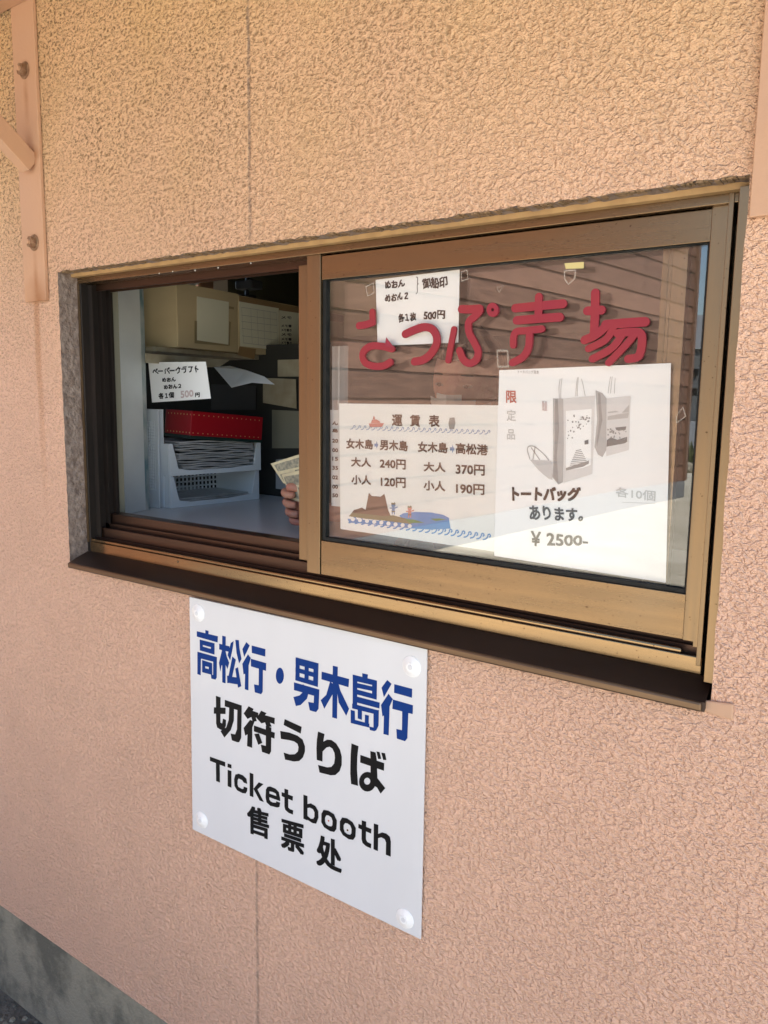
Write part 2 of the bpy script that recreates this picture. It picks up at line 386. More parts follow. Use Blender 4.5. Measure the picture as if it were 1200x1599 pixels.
M['redbox'] = mat('red_box_card', (.36, .008, .016), .35)
M['redtop'] = mat('dark_green_card', (.012, .035, .028), .5)
M['gold'] = mat('gold_dot', (.66, .50, .22), .4, .3)
M['tray'] = mat('white_plastic_tray', (.78, .82, .85), .35)
M['pack'] = mat('plastic_sleeved_paper', (.48, .48, .48), .3, 0, coat=.3, noise=(30, .8, (.30, .30, .30), 3))
M['room'] = mat('room_wall', (.26, .25, .19), .9, 0, noise=(3, .6, (.20, .19, .14), 4))
M['roomdark'] = mat('black_notice_board', (.030, .030, .027), .9)
M['shelf'] = mat('stained_shelf', (.42, .38, .28), .8, 0, noise=(14, .9, (.27, .22, .14), 5))
M['skin'] = mat('skin', (.50, .26, .18), .5, 0, noise=(38, .9, (.42, .16, .12), 4), sub=.12, bump=(160, .0014))
M['hair'] = mat('dark_hair', (.03, .024, .02), .5)
M['cloth'] = mat('dark_work_jacket', (.035, .038, .05), .9, bump=(400, .001))
M['eyewhite'] = mat('eye_white', (.30, .24, .21), .4)
M['mask'] = mat('white_face_mask', (.62, .62, .60), .8)
M['note'] = mat('banknote_paper', (.62, .57, .38), .7, 0, noise=(60, .6, (.45, .43, .32), 5))
M['noteink'] = mat('banknote_ink', (.16, .17, .15), .7, 0, noise=(140, .9, (.42, .40, .30), 4))
M['darkmetal'] = mat('dark_equipment', (.03, .03, .033), .5)
M['roofgrey'] = mat('grey_tiles', (.20, .21, .23), .6, noise=(8, .5, (.14, .15, .16), 4))
M['darkwall'] = mat('weathered_dark_wall', (.10, .11, .12), .8, noise=(3, .6, (.06, .065, .075), 5))
M['paleWall'] = mat('pale_blue_grey_wall', (.24, .26, .30), .8, noise=(3, .6, (.18, .2, .23), 5))
M['stone'] = mat('field_stone', (.33, .30, .24), .9, noise=(8, .8, (.18, .17, .14), 6), bump=(20, .02))
M['weed'] = mat('weeds', (.085, .11, .045), .8, noise=(9, .9, (.12, .11, .05), 3))
M['awning'] = mat('awning_underside', (.50, .36, .20), .6)
NY = Vector((0, -1, 0))

# ================================================================== SETTING
ground = MB().add([(-400, -400, -EYE), (400, -400, -EYE), (400, 400, -EYE), (-400, 400, -EYE)], [(0, 1, 2, 3)]).build('ground', M['ground'])
tag(ground, kind='structure')
shade_strip = MB().add([(-5, -.42, -EYE+.004), (2, -.42, -EYE+.004), (2, .01, -EYE+.004), (-5, .01, -EYE+.004)], [(0, 1, 2, 3)]).build('shaded_ground_strip', mat('shaded_ground', (.075, .070, .055), .95, 0, noise=(22, 1.0, (.14, .13, .105), 10), bump=(70, .012)))  # ground along the wall foot with its shade painted in
tag(shade_strip, kind='structure')
# soft mortar and grit at the foot of the wall
bm = MB()
for i in range(420):
    x = random.uniform(-2.4, -.9); y = random.uniform(-.30, -.001); r = random.uniform(.003, .012); z = -EYE
    a = random.random()*3
    bm.disc((x, y, z+.0005), (0, 0, 1), r, r*.5, r*.7, 5)
tag(bm.build('grit', M['concrete']), 'loose grit scattered along the foot of the concrete footing', 'gravel', kind='stuff')

# ================================================================== TICKET BUILDING
OX0, OX1, OZ0, OZ1 = -1.567, -.212, -.377, .2575      # opening in the stucco wall
WT = .13
bld = thing('ticket_building', 'pink stucco ticket building with a sliding window in its wall', 'building', (-.9, 0, -EYE))
def wall_mesh():
    bm = bmesh.new()
    X0, X1, Z0, Z1 = -4.2, 1.6, -1.358, 1.9
    def ring(pts): vs = [bm.verts.new(p) for p in pts]; return vs, [bm.edges.new((vs[i], vs[(i+1) % len(vs)])) for i in range(len(vs))]
    vo, eo = ring([(X0, 0, Z0), (X1, 0, Z0), (X1, 0, Z1), (X0, 0, Z1)])
    inner = [(OX0, 0, OZ0), (OX1, 0, OZ0)]
    for i in range(1, 24): inner.append((OX1+random.uniform(-.0012, .0012), 0, OZ0+(OZ1-OZ0)*i/24))
    n = 150
    for i in range(n+1): inner.append((OX1-(OX1-OX0)*i/n, 0, OZ1+random.uniform(-.0018, .0012)))
    for i in range(1, 60): inner.append((OX0+random.uniform(-.0012, .0012), 0, OZ1-(OZ1-OZ0)*i/60))
    vi, ei = ring(inner)
    bmesh.ops.triangle_fill(bm, edges=eo+ei, use_beauty=True, use_dissolve=False, normal=(0, -1, 0))
    for f in bm.faces:
        if f.normal.y > 0: f.normal_flip()
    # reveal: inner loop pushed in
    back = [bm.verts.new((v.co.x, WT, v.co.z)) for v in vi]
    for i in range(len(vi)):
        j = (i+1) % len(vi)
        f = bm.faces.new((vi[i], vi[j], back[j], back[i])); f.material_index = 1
    ob = [bm.verts.new((v.co.x, WT, v.co.z)) for v in vo]
    for i in range(4):
        j = (i+1) % 4; bm.faces.new((vo[i], ob[i], ob[j], vo[j]))
    me = bpy.data.meshes.new('stucco_wall'); off = origin_of(bld)
    bm.to_mesh(me); bm.free()
    # textures are laid out in wall coordinates, so keep the mesh there and put the origin back with the parent inverse
    me.materials.append(M['stucco']); me.materials.append(M['reveal'])
    o = bpy.data.objects.new('stucco_wall', me); COL.objects.link(o); o.parent = bld; o.location = -off
    return o
wall_mesh()
# back of the wall inside and the other three walls, floor, ceiling of the booth
foot = MB().box(-4.2, 1.6, .004, WT+.05, -EYE-.3, -1.358).build('concrete_footing', M['concrete'], bld, bevel=.004)
rm = MB()
IX0, IX1, IY1, IZ0, IZ1 = -2.9, 1.2, 2.3, -EYE+.1, 1.2
wy0, wy1, wz0, wz1 = .45, 1.75, -.35, .80      # added unseen opening, lets skylight onto the counter and trays
for (ya, yb_, za, zb2) in ((WT+.002, wy0, IZ0, IZ1), (wy1, IY1, IZ0, IZ1), (wy0, wy1, IZ0, wz0), (wy0, wy1, wz1, IZ1)): rm.box(IX0-.1, IX0, ya, yb_, za, zb2)
rm.box(IX0-.1, IX0, IY1-.001, IY1, IZ0, IZ1); rm.box(IX1, IX1+.1, WT+.002, IY1, IZ0, IZ1); rm.box(IX0-.1, IX1+.1, IY1, IY1+.1, IZ0, IZ1)
rm.box(IX0-.1, OX0-.002, WT+.001, WT+.02, IZ0, IZ1); rm.box(OX1+.002, IX1+.1, WT+.001, WT+.02, IZ0, IZ1)
rm.box(OX0-.002, OX1+.002, WT+.001, WT+.02, OZ1+.002, IZ1); rm.box(OX0-.002, OX1+.002, WT+.001, WT+.02, IZ0, OZ0-.002)
rm.build('interior_wall', M['room'], bld)
MB().box(IX0-.1, IX1+.1, WT+.001, IY1+.1, IZ1+.001, IZ1+.08).build('ceiling', M['room'], bld)
MB().box(IX0-.1, IX1+.1, WT+.06, IY1+.1, IZ0-.08, IZ0-.001).build('floor', M['room'], bld)
MB().box(-4.2, 1.6, WT, 4.5, 1.9, 2.0).build('roof', M['roofgrey'], bld)
side = MB().box(-4.2, -4.07, WT, .2, -EYE, 1.9); side.box(-4.2, -4.07, 2.6, 4.5, -EYE, 1.9); side.box(-4.2, -4.07, .2, 2.6, -EYE, -.6); side.box(-4.2, -4.07, .2, 2.6, 1.3, 1.9); side.box(1.47, 1.6, WT, 4.5, -EYE, 1.9); side.box(-4.2, 1.6, 4.4, 4.5, -EYE, 1.9)  # left side has a gap added to let skylight into the booth
side.build('outer_wall', M['pink_paint'], bld)
# sealant bead round the frame, grimy along the head
seal = MB().box(OX0, OX1, .031, .0445, .2500, .2577); seal.box(-.2128, -.2118, .016, .0445, OZ0+.02, .2500)
seal.build('sealant', M['sealant'], bld)
gm = MB()
for i in range(520):                         # crumbly dirt under the head of the opening
    xa = random.uniform(OX0, OX1); w = random.uniform(.0015, .006)
    gm.box(xa, xa+w, random.uniform(.0008, .005), random.uniform(.010, .026), OZ1-random.uniform(.0003, .0022), OZ1+.0012)
tag(gm.build('dirt_edge', M['grime'], bld), kind='stuff')
patch = MB().prism([P(1099, 1092), P(1147, 1098), P(1146, 1124), P(1099, 1110)], (0, -.004, 0)).build('filler_patch', M['pink_paint'], bld, bevel=.002)

# ================================================================== WINDOW FRAME
FX0, FX1, FZ1, FZ0, FY = -1.566, -.2315, .252, -.349, .045
wf = thing('window_frame', 'bronze aluminium window frame with three bottom tracks and dark sill', 'window frame', (-.9, FY, FZ0))
MB().box(FX0, FX1, FY, .125, .2385, FZ1).build('head', M['bronze'], wf, bevel=.0008)
MB().box(-.2305, -.2264, .052, .12, FZ0, .2500).build('jamb_channel', M['black_metal'], wf)
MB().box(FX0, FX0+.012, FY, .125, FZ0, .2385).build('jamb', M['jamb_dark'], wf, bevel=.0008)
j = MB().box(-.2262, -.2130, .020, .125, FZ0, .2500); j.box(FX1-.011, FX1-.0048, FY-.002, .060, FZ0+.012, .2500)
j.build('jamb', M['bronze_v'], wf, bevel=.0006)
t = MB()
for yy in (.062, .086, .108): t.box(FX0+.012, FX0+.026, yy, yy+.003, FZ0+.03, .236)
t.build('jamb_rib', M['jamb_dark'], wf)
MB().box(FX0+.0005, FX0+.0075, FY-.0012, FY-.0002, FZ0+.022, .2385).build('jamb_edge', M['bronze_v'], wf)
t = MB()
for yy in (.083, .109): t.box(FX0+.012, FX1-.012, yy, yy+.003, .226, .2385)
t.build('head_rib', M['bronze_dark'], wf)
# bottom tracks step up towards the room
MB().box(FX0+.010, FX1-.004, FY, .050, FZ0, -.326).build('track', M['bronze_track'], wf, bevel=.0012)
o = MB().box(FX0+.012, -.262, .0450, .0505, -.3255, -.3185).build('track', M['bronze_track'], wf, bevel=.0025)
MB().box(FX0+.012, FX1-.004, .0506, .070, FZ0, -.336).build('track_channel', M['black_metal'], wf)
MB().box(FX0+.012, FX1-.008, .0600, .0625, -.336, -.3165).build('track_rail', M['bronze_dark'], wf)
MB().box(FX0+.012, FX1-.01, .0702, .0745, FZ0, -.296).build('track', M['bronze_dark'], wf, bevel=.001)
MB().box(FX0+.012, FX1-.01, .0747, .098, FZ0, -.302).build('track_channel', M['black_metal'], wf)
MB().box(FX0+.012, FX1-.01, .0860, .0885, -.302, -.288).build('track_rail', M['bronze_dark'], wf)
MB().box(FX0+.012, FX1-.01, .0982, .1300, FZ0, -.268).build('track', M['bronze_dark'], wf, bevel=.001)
# sloping sill with a rolled drip edge
s = MB(); yb, zb, yf, zf = .0449, -.3492, -.014, -.3640
s.add([(FX0, yb, zb), (FX1+.012, yb, zb), (FX1+.016, yf+.002, zf), (FX0+.014, yf+.002, zf),
       (FX0, yb, zb-.012), (FX1+.012, yb, zb-.012), (FX1+.016, yf+.002, zf-.012), (FX0+.014, yf+.002, zf-.012)],
      [(0, 3, 2, 1), (4, 5, 6, 7), (3, 7, 6, 2), (0, 1, 5, 4), (1, 2, 6, 5), (0, 4, 7, 3)])
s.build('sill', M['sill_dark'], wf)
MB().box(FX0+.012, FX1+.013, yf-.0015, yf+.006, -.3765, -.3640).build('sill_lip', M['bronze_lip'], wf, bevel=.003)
for px, py, r in ((530, 0, 0),): pass
sc = MB()
for (px, py) in ((278, 877),): sc.disc(P(px, py, .0449), NY, .0028, .002, .0015, 10)
sc.build('screw', M['bronze'], wf)
sp_ = MB()
for (px, py) in ((249, 427), (392, 411), (341, 418), (270, 424), (305, 422)):
    sp_.disc(P(px, py, .0449), NY, .0016, .0010, .0006, 7)
sp_.build('paint_splash', M['mask'], wf)

# ================================================================== SASHES
def sash(name, label, x0, x1, z0, z1, y0, y1, sw, rt, rb, gy, gm, outer):
    r = thing(name, label, 'window sash', ((x0+x1)/2, y0, z0))
    if outer:
        a = MB().box(x0, x0+.030, y0-.002, y1, z0, z1+.004)
        a.build('stile', M['bronze_v'], r, bevel=.0007)
        b = MB().box(x1-.0205, x1, y0-.002, y1, z0, z1+.002)
        b.box(x1-.0215, x1-.0208, y0, y1, z0, z1); b.build('stile', M['bronze_v'], r, bevel=.0006)
        MB().box(x1-.0070, x1+.0005, y0-.0035, y0-.0022, z0-.006, z1).build('stile_fin', M['bronze_v'], r)
        gx0, gx1 = x0+.0312, x1-.0262
        MB().box(gx0, gx1+.005, y0, y1, z1-rt, z1).build('top_rail', M['bronze'], r, bevel=.0007)
        MB().box(gx0, gx1+.005, y0, y1, z0, z0+rb).build('bottom_rail', M['bronze'], r, bevel=.0007)
        k = MB().box(gx0+.0004, gx0+.0075, y0+.003, y1-.001, z0+rb, z1-rt); k.box(gx1+.0020, gx1+.0045, y0+.003, y1-.001, z0+rb, z1-rt)
        k.box(gx0+.0075, gx1+.0020, y0+.003, y1-.001, z1-rt-.0014, z1-rt); k.box(gx0+.0075, gx1+.0020, y0+.003, y1-.001, z0+rb, z0+rb+.0065)
        k.build('gasket', M['rubber'], r, bevel=.0006)
    else:
        MB().box(x0, x0+.036, y0, y1, z0, z1).build('stile', M['bronze_v'], r, bevel=.0007)
        b = MB().box(x1-sw, x1, y0, y1, z0, z1); b.box(x1-sw+.007, x1-sw+.0085, y0-.0012, y0, z0, z1); b.box(x1-sw+.012, x1-sw+.013, y0-.001, y0, z0, z1)
        b.build('stile', M['bronze_v'], r, bevel=.0005)
        gx0, gx1 = x0+.036, x1-sw
        MB().box(gx0, gx1, y0, y1, z1-rt, z1).build('top_rail', M['bronze'], r, bevel=.0007)
        MB().box(gx0, gx1, y0, y1, z0, z0+rb).build('bottom_rail', M['bronze'], r, bevel=.0007)
    MB().box(gx0, gx1, gy, gy+.004, z0+rb*.9, z1-rt*.9).build('glass_pane', gm, r)
    return r
sash('sliding_sash', 'outer sliding sash with red letters and posters on its glass', -.918, -.2425, -.3090, .2365, .0550, .0695, .03, .0385, .0610, .0640, M['glass'], True)
sash('sliding_sash', 'inner sliding sash pushed open behind the lettered one, only its left stile showing', -.9580, -.2950, -.2950, .2300, .0770, .0930, .032, .030, .045, .0840, M['glass_in'], False)
GY = .0640                                   # front face of the outer glass

# ================================================================== RED LETTERS on the glass
def letter(name, label, strokes, rings=(), tris=()):
    mb = MB(); md = MB(); k = 0; allp = []
    for st in strokes:
        pts, w = st[0], st[1]*1.10; sm = st[2] if len(st) > 2 else True
        yy = GY-.0040-.00018*k; k += 1
        w3 = [P(*p, yy) for p in pts]; wm = w*((P(pts[0][0]+1, pts[0][1], yy)-P(pts[0][0], pts[0][1], yy)).length*.42+(P(pts[0][0], pts[0][1]+1, yy)-P(*pts[0], yy)).length*.58)
        if sm: w3 = spline(w3, 9)
        ribbon(mb, w3, wm, NY, (0, GY-.0004-yy, 0)); allp += w3
    for (c, ro, ri) in rings:
        yy = GY-.0052
        o_ = [P(c[0]+ro[0]*math.cos(t*math.pi/16), c[1]+ro[1]*math.sin(t*math.pi/16), yy) for t in range(32)]
        i_ = [P(c[0]+ri*.9*math.cos(t*math.pi/16), c[1]+ri*math.sin(t*math.pi/16), yy) for t in range(32)]
        d = Vector((0, GY-.0004-yy, 0)); vs = o_+i_+[p+d for p in o_]+[p+d for p in i_]
        fs = []
        for i in range(32):
            j = (i+1) % 32; fs += [(i, j, 32+j, 32+i), (i, 64+i, 64+j, j), (32+i, 32+j, 96+j, 96+i)]
        mb.add(vs, fs); allp += o_
    c = sum(allp, Vector())/len(allp); zb = min(p.z for p in allp)
    r = thing(name, label, 'letter', (c.x, GY-.003, zb), group='red cut-out letters along the top of the glass')
    mb.build('letter_face', M['red'], r, fix=True)
    for tr in tris:
        MB().prism([P(*p, GY-.0070) for p in tr], (0, .0008, 0)).build('curled_corner', M['red_dark'], r)
def z1_(*p): return zq(500, 400, 6, *p)
def z2_(*p): return zq(680, 380, 5.4545, *p)
def z3_(*p): return zq(880, 370, 5, *p)
letter('red_letter', 'broken first red letter in two pieces beside and below the memo sheet',
       [(z1_((362, 652), (430, 641), (490, 620)), 9.2, False), (z1_((490, 618), (487, 560), (487, 522)), 8.4, False),
        (z1_((668, 868), (590, 846), (480, 842), (412, 882), (394, 942), (425, 1000), (500, 1030), (590, 1028), (655, 992)), 9.4)],
       tris=[z1_((620, 760), (694, 858), (606, 852))])
letter('red_letter', 'curved hook-shaped red letter crossing the lower edge of the memo sheet',
       [(z1_((795, 730), (880, 692), (970, 665), (1045, 682), (1088, 750), (1085, 830), (1030, 920), (960, 972), (882, 988)), 10.3)])
letter('red_letter', 'third red letter with a small ring at its upper right',
       [(z2_((157, 732), (132, 860), (108, 996)), 8.6), (z2_((222, 560), (300, 562), (375, 556)), 11.0, False),
        (z2_((380, 570), (330, 625), (282, 672), (286, 760), (330, 845), (362, 920), (345, 990), (292, 1022), (238, 990), (204, 912)), 10.2)],
       rings=[((680+487/5.4545, 380+565/5.4545), (9.2, 11.2), 2.6)])
letter('red_letter', 'fourth red letter, two long bars over a hooked foot',
       [(z2_((680, 552), (880, 532), (1085, 514)), 11.6, False), (z2_((692, 656), (880, 640), (1058, 628)), 11.6, False),
        (z2_((880, 456), (878, 540), (876, 628)), 11.2, False), (z2_((662, 866), (664, 800), (690, 752), (780, 742), (905, 728)), 9.6),
        (z2_((800, 765), (792, 880), (745, 965), (655, 1016)), 10.4)])
letter('red_letter', 'rightmost red letter, the widest one with slanted strokes above the tote bag poster',
       [(z3_((248, 437), (246, 600), (238, 755)), 12.4, False), (z3_((186, 577), (296, 570)), 12.2, False), (z3_((165, 805), (250, 765), (330, 700)), 12, True),
        (z3_((330, 684), (480, 672), (636, 662)), 13, False), (z3_((400, 690), (330, 800), (195, 872)), 10.4), (z3_((470, 745), (380, 865), (225, 952)), 10.8),
        (z3_((560, 755), (480, 850), (352, 982)), 10.2), (z3_((420, 752), (520, 742), (600, 752), (612, 830), (585, 930), (505, 952)), 11.4)])

# ================================================================== PAPERS behind the glass
PY = GY+.0075                                 # papers stand just behind the outer glass
def sheet(name, label, cat, quad, Y=PY, th=.0004, m='paper', curl=0.0, nx=14, nz=12, group=None):
    tl, tr, br, bl = [P(*q, Y) for q in quad]
    c = (bl+br)/2; r = thing(name, label, cat, (c.x, Y, min(bl.z, br.z)), group)
    vs = []; fs = []
    ph = random.random()*6
    for side_ in (0, 1):
        for i in range(nx+1):
            for k in range(nz+1):
                u = i/nx; v = k/nz
                p = bl*(1-u)*(1-v)+br*u*(1-v)+tr*u*v+tl*(1-u)*v
                w = curl*(math.sin(u*5+ph)*.5+math.sin(v*4.3+ph*2)*.5+1)
                vs.append(p+Vector((0, side_*th+w, 0)))
    st = (nx+1)*(nz+1)
    for i in range(nx):
        for k in range(nz):
            a = i*(nz+1)+k; b = a+nz+1
            fs.append((a, b, b+1, a+1)); fs.append((st+a, st+a+1, st+b+1, st+b))
    edge = [i*(nz+1) for i in range(nx+1)]+[nx*(nz+1)+k for k in range(1, nz+1)]+[i*(nz+1)+nz for i in range(nx-1, -1, -1)]+[k for k in range(nz-1, 0, -1)]
    for a, b in zip(edge, edge[1:]+edge[:1]): fs.append((a, st+a, st+b, b))
    mb = MB(); mb.add(vs, fs); mb.build('sheet', M[m], r, smooth=False)
    return r
def poly(mb, pts, proj, lift=0): mb.add([proj(*p)+NY*lift for p in pts], [tuple(range(len(pts)))])
def write(r, name, items, proj, m, bold=.0003, lift=.0002, wob=0, space=1.0):
    for it in items:
        mb = MB(); text_into(mb, it[0], q_(it[1], proj), NY, bold=it[2] if len(it) > 2 else bold, lift=lift, wob=wob, space=space)
        mb.build(name, M[m], r)
pr = lambda px, py: P(px, py, PY-.0006)
# memo
z = lambda *p: zq(580, 420, 8.571, *p)
memo = sheet('memo_sheet', 'white handwritten memo about stamps at the top left of the glass', 'paper note', [(587, 437), (718, 421), (716, 535), (590, 540)])
write(memo, 'handwriting', [('めおん', z((180, 165), (450, 138), (448, 238), (185, 272))), ('めおん２', z((185, 345), (495, 300), (492, 405), (190, 447))),
      ('御船印', z((680, 130), (1022, 92), (1020, 250), (690, 268))), ('各１枚', z((360, 600), (602, 578), (605, 690), (365, 718))), ('500円', z((702, 565), (988, 550), (985, 665), (705, 692)))], pr, 'ink', bold=.00055, wob=.05)
br_ = MB(); ribbon(br_, spline([pr(*q) for q in z((602, 108), (622, 120), (618, 185), (632, 200), (616, 215), (618, 305), (600, 330))], 5), .0011, NY, (0, 0, 0)); br_.build('brace_mark', M['ink'], memo)
# fare table
z = lambda *p: zq(500, 610, 4, *p)
fare = sheet('fare_table', 'laminated fare table with brown lettering, a mountain and blue waves', 'poster', [(530, 630), (784, 633), (776, 862), (532, 826)])
FT = [('運', ((450, 148), (515, 150), (515, 222), (450, 220))), ('賃', ((562, 150), (626, 153), (626, 226), (562, 223))), ('表', ((680, 150), (748, 153), (748, 230), (680, 226))),
      ('女木島', ((165, 298), (332, 306), (332, 368), (165, 362))), ('男木島', ((374, 304), (549, 314), (549, 379), (374, 371))),
      ('女木島', ((612, 316), (798, 325), (798, 392), (612, 384))), ('高松港', ((848, 325), (1050, 338), (1048, 406), (848, 395))),
      ('大人', ((195, 414), (320, 421), (320, 478), (195, 474))), ('240円', ((374, 424), (536, 432), (536, 494), (374, 486))),
      ('小人', ((197, 526), (320, 530), (320, 590), (197, 586))), ('120円', ((380, 537), (536, 545), (536, 609), (380, 600))),
      ('大人', ((648, 444), (785, 450), (785, 510), (648, 504))), ('370円', ((848, 455), (1030, 465), (1030, 532), (848, 525))),
      ('小人', ((648, 560), (783, 566), (783, 630), (648, 622))), ('190円', ((850, 577), (1028, 587), (1028, 653), (850, 645)))]
write(fare, 'printed_lettering', [(a, z(*b)) for a, b in FT], pr, 'ink_brown', bold=.00055)
def waves(mb, a, b, n, r, w, proj):
    for i in range(n):
        u = (i+.5)/n; cx = a[0]+(b[0]-a[0])*u; cy = a[1]+(b[1]-a[1])*u
        pts = [(cx-r*1.25, cy+r*.75), (cx-r*.5, cy+r*.55), (cx+r*.1, cy-r*.1), (cx+r*.25, cy-r*.75), (cx+r*.75, cy-r*.9), (cx+r*1.0, cy-r*.35), (cx+r*.7, cy-r*.1)]
        ribbon(mb, spline([proj(*z(p)[0])+NY*(.00002*(i % 3)) for p in pts], 4), w, NY, (0, 0, 0))
wv = MB(); waves(wv, (190, 230), (1065, 262), 26, 14, .0011, pr); wv.build('wave_line', M['wave_pale'], fare)
wv = MB(); waves(wv, (185, 808), (1065, 918), 22, 20, .0022, pr)
poly(wv, z((172, 800), (400, 815), (560, 800), (806, 800), (816, 862), (690, 868), (560, 860), (380, 840), (182, 824)), lambda a, b: P(a, b, PY-.0002)); wv.build('wave_band', M['wave'], fare)
mw = MB()
for i in range(9):
    cx = 205+i*44.5; cy = 803+i*5.4
    poly(mw, z(*[(cx+13*math.cos(t*math.pi/6), cy+13*math.sin(t*math.pi/6)) for t in range(12)]), lambda a, b: P(a, b, PY-.0009))
mw.build('wave_foam', M['paper'], fare)
k = MB(); poly(k, z((285, 745), (303, 648), (306, 638), (324, 658), (380, 662), (402, 644), (408, 665), (426, 745), (445, 790), (190, 776), (212, 745), (240, 738), (262, 730)), lambda a, b: P(a, b, PY-.00045)); k.build('mountain_picture', M['mount'], fare)
k = MB(); poly(k, z((180, 785), (200, 762), (300, 772), (400, 784), (455, 778), (540, 800), (600, 822), (560, 832), (400, 812), (280, 800)), lambda a, b: P(a, b, PY-.0007)); k.build('hill_picture', M['olive'], fare)
k = MB(); poly(k, z((495, 782), (520, 766), (600, 757), (700, 762), (770, 776), (810, 797), (760, 822), (650, 829), (560, 822), (520, 800)), lambda a, b: P(a, b, PY-.00055)); k.build('sea_picture', M['wave'], fare)
k = MB(); poly(k, z((530, 800), (590, 806), (655, 826), (560, 826)), lambda a, b: P(a, b, PY-.0008)); poly(k, z((690, 800), (750, 798), (790, 806), (720, 814)), lambda a, b: P(a, b, PY-.0008)); k.build('field_picture', M['green'], fare)
k = MB(); pj = lambda a, b: P(a, b, PY-.0008)
poly(k, z((305, 205), (400, 203), (388, 226), (312, 228)), pj); poly(k, z((318, 203), (325, 182), (352, 180), (372, 190), (378, 203)), pj); poly(k, z((330, 180), (333, 160), (341, 160), (344, 180)), pj)
k.build('ship_picture', M['shippink'], fare)
k = MB(); poly(k, z((808, 240), (803, 205), (810, 170), (840, 168), (846, 200), (838, 240)), pj); k.build('statue_picture', M['g1'], fare)
def oni(cx, cy, m1):
    k = MB(); zz = lambda pts: z(*[(cx+a, cy+b) for a, b in pts])
    poly(k, zz([(13*math.cos(t*math.pi/6), -28+12*math.sin(t*math.pi/6)) for t in range(12)]), pj)
    poly(k, zz([(-9, -17), (9, -17), (10, 8), (-10, 8)]), pj); poly(k, zz([(-24, -14), (-9, -15), (-9, -8), (-22, -8)]), pj); poly(k, zz([(9, -15), (28, -22), (28, -15), (9, -8)]), pj)
    poly(k, zz([(-9, 8), (-2, 8), (-4, 28), (-10, 28)]), pj); poly(k, zz([(2, 8), (9, 8), (10, 28), (4, 28)]), pj); k.build('demon_picture', M[m1], fare)
    h = MB(); poly(h, zz([(-15, -36), (-9, -46), (0, -42), (8, -48), (15, -36), (0, -32)]), lambda a, b: P(a, b, PY-.001)); poly(h, zz([(-11, 6), (11, 6), (11, 14), (-11, 14)]), lambda a, b: P(a, b, PY-.001)); h.build('demon_hair_picture', M['olive'], fare)
oni(458, 745, 'wave_pale'); oni(560, 765, 'shippink')
for (x, y, s_) in ((340, 340, 1), (812, 364, 1.15)):
    k = MB(); poly(k, z((x, y-9*s_), (x+12*s_, y-9*s_), (x+12*s_, y-24*s_), (x+24*s_, y), (x+12*s_, y+24*s_), (x+12*s_, y+9*s_), (x, y+9*s_)), pj); k.build('arrow_print', M['wave_pale'], fare)
lam = MB(); q = [P(*p_, PY-.0018) for p_ in ((521, 621), (778, 625), (771, 874), (524, 836))]; lam.prism(q, (0, .0002, 0)); lam.build('laminate_film', M['film'], fare)
# timetable edge that shows behind the fare table
tt = sheet('timetable_sheet', 'narrow strip of a timetable showing left of the fare table', 'poster', [(516, 640), (640, 645), (640, 800), (518, 790)], Y=PY+.006, m='g4')
write(tt, 'printed_lettering', [(c, zq(500, 590, 5.158, (100, y), (146, y+2), (146, y+34), (100, y+32))) for c, y in (('ん', 348), ('島', 408), ('20', 490), ('00', 566), ('15', 635), ('35', 708), ('02', 785), ('00', 860), ('50', 930))], lambda a, b: P(a, b, PY+.0054), 'ink_brown', bold=.0004)
# tote bag poster
z = lambda *p: zq(780, 600, 4.2857, *p)
tote = sheet('tote_bag_poster', 'large white poster of two printed tote bags with handwritten price', 'poster', [(780, 578), (1048, 567), (1040, 910), (772, 868)], Y=PY-.0012)
pt = lambda a, b: P(a, b, PY-.0020)
write(tote, 'handwriting', [('トートバッグ', z((85, 680), (550, 690), (530, 782), (88, 785)))], pt, 'ink_black', bold=.0010)
write(tote, 'handwriting', [('あります。', z((200, 808), (562, 835), (560, 918), (205, 908))), ('￥', z((212, 980), (280, 990), (275, 1085), (212, 1080))), ('2500-', z((315, 995), (598, 1020), (592, 1080), (318, 1082)))], pt, 'ink', bold=.0006, wob=.02)
write(tote, 'faded_handwriting', [('各10個', z((778, 688), (1048, 712), (1044, 785), (780, 752))), ('定', z((50, 170), (112, 172), (112, 248), (50, 246))), ('品', z((52, 300), (106, 302), (106, 372), (52, 370)))], pt, 'ink_grey', bold=.0002)
write(tote, 'red_handwriting', [('限', z((46, 42), (116, 44), (116, 127), (46, 125)))], pt, 'ink_red', bold=.0003)
write(tote, 'red_handwriting', [('数量', z((286, 112), (322, 114), (322, 180), (286, 178)))], pt, 'ink_pale', bold=.0002)
write(tote, 'small_lettering', [('トートバッグ見本', zq(760, 560, 3, (148, 54), (246, 56), (246, 72), (148, 70)))], pt, 'g0', bold=0)
def lay(name, m, polys, lift):
    for i, pl in enumerate(polys):
        k = MB(); poly(k, z(*pl), lambda a, b: P(a, b, PY-.0019-lift-i*.00001)); k.build(name, M[m], tote)
lay('bag_shadow_picture', 'g3', [((205, 505), (350, 512), (356, 640), (330, 632), (262, 575))], .0000)
hs = MB()
for pts in (((205, 500), (188, 440), (200, 415), (240, 420), (300, 470), (330, 508)), ((225, 505), (240, 420)), ((270, 505), (215, 425))):
    hs = MB(); ribbon(hs, spline([pt(*q)+NY*.0001 for q in z(*pts)], 6), .0016, NY, (0, 0, 0)); hs.build('handle_shadow_picture', M['g2'], tote)
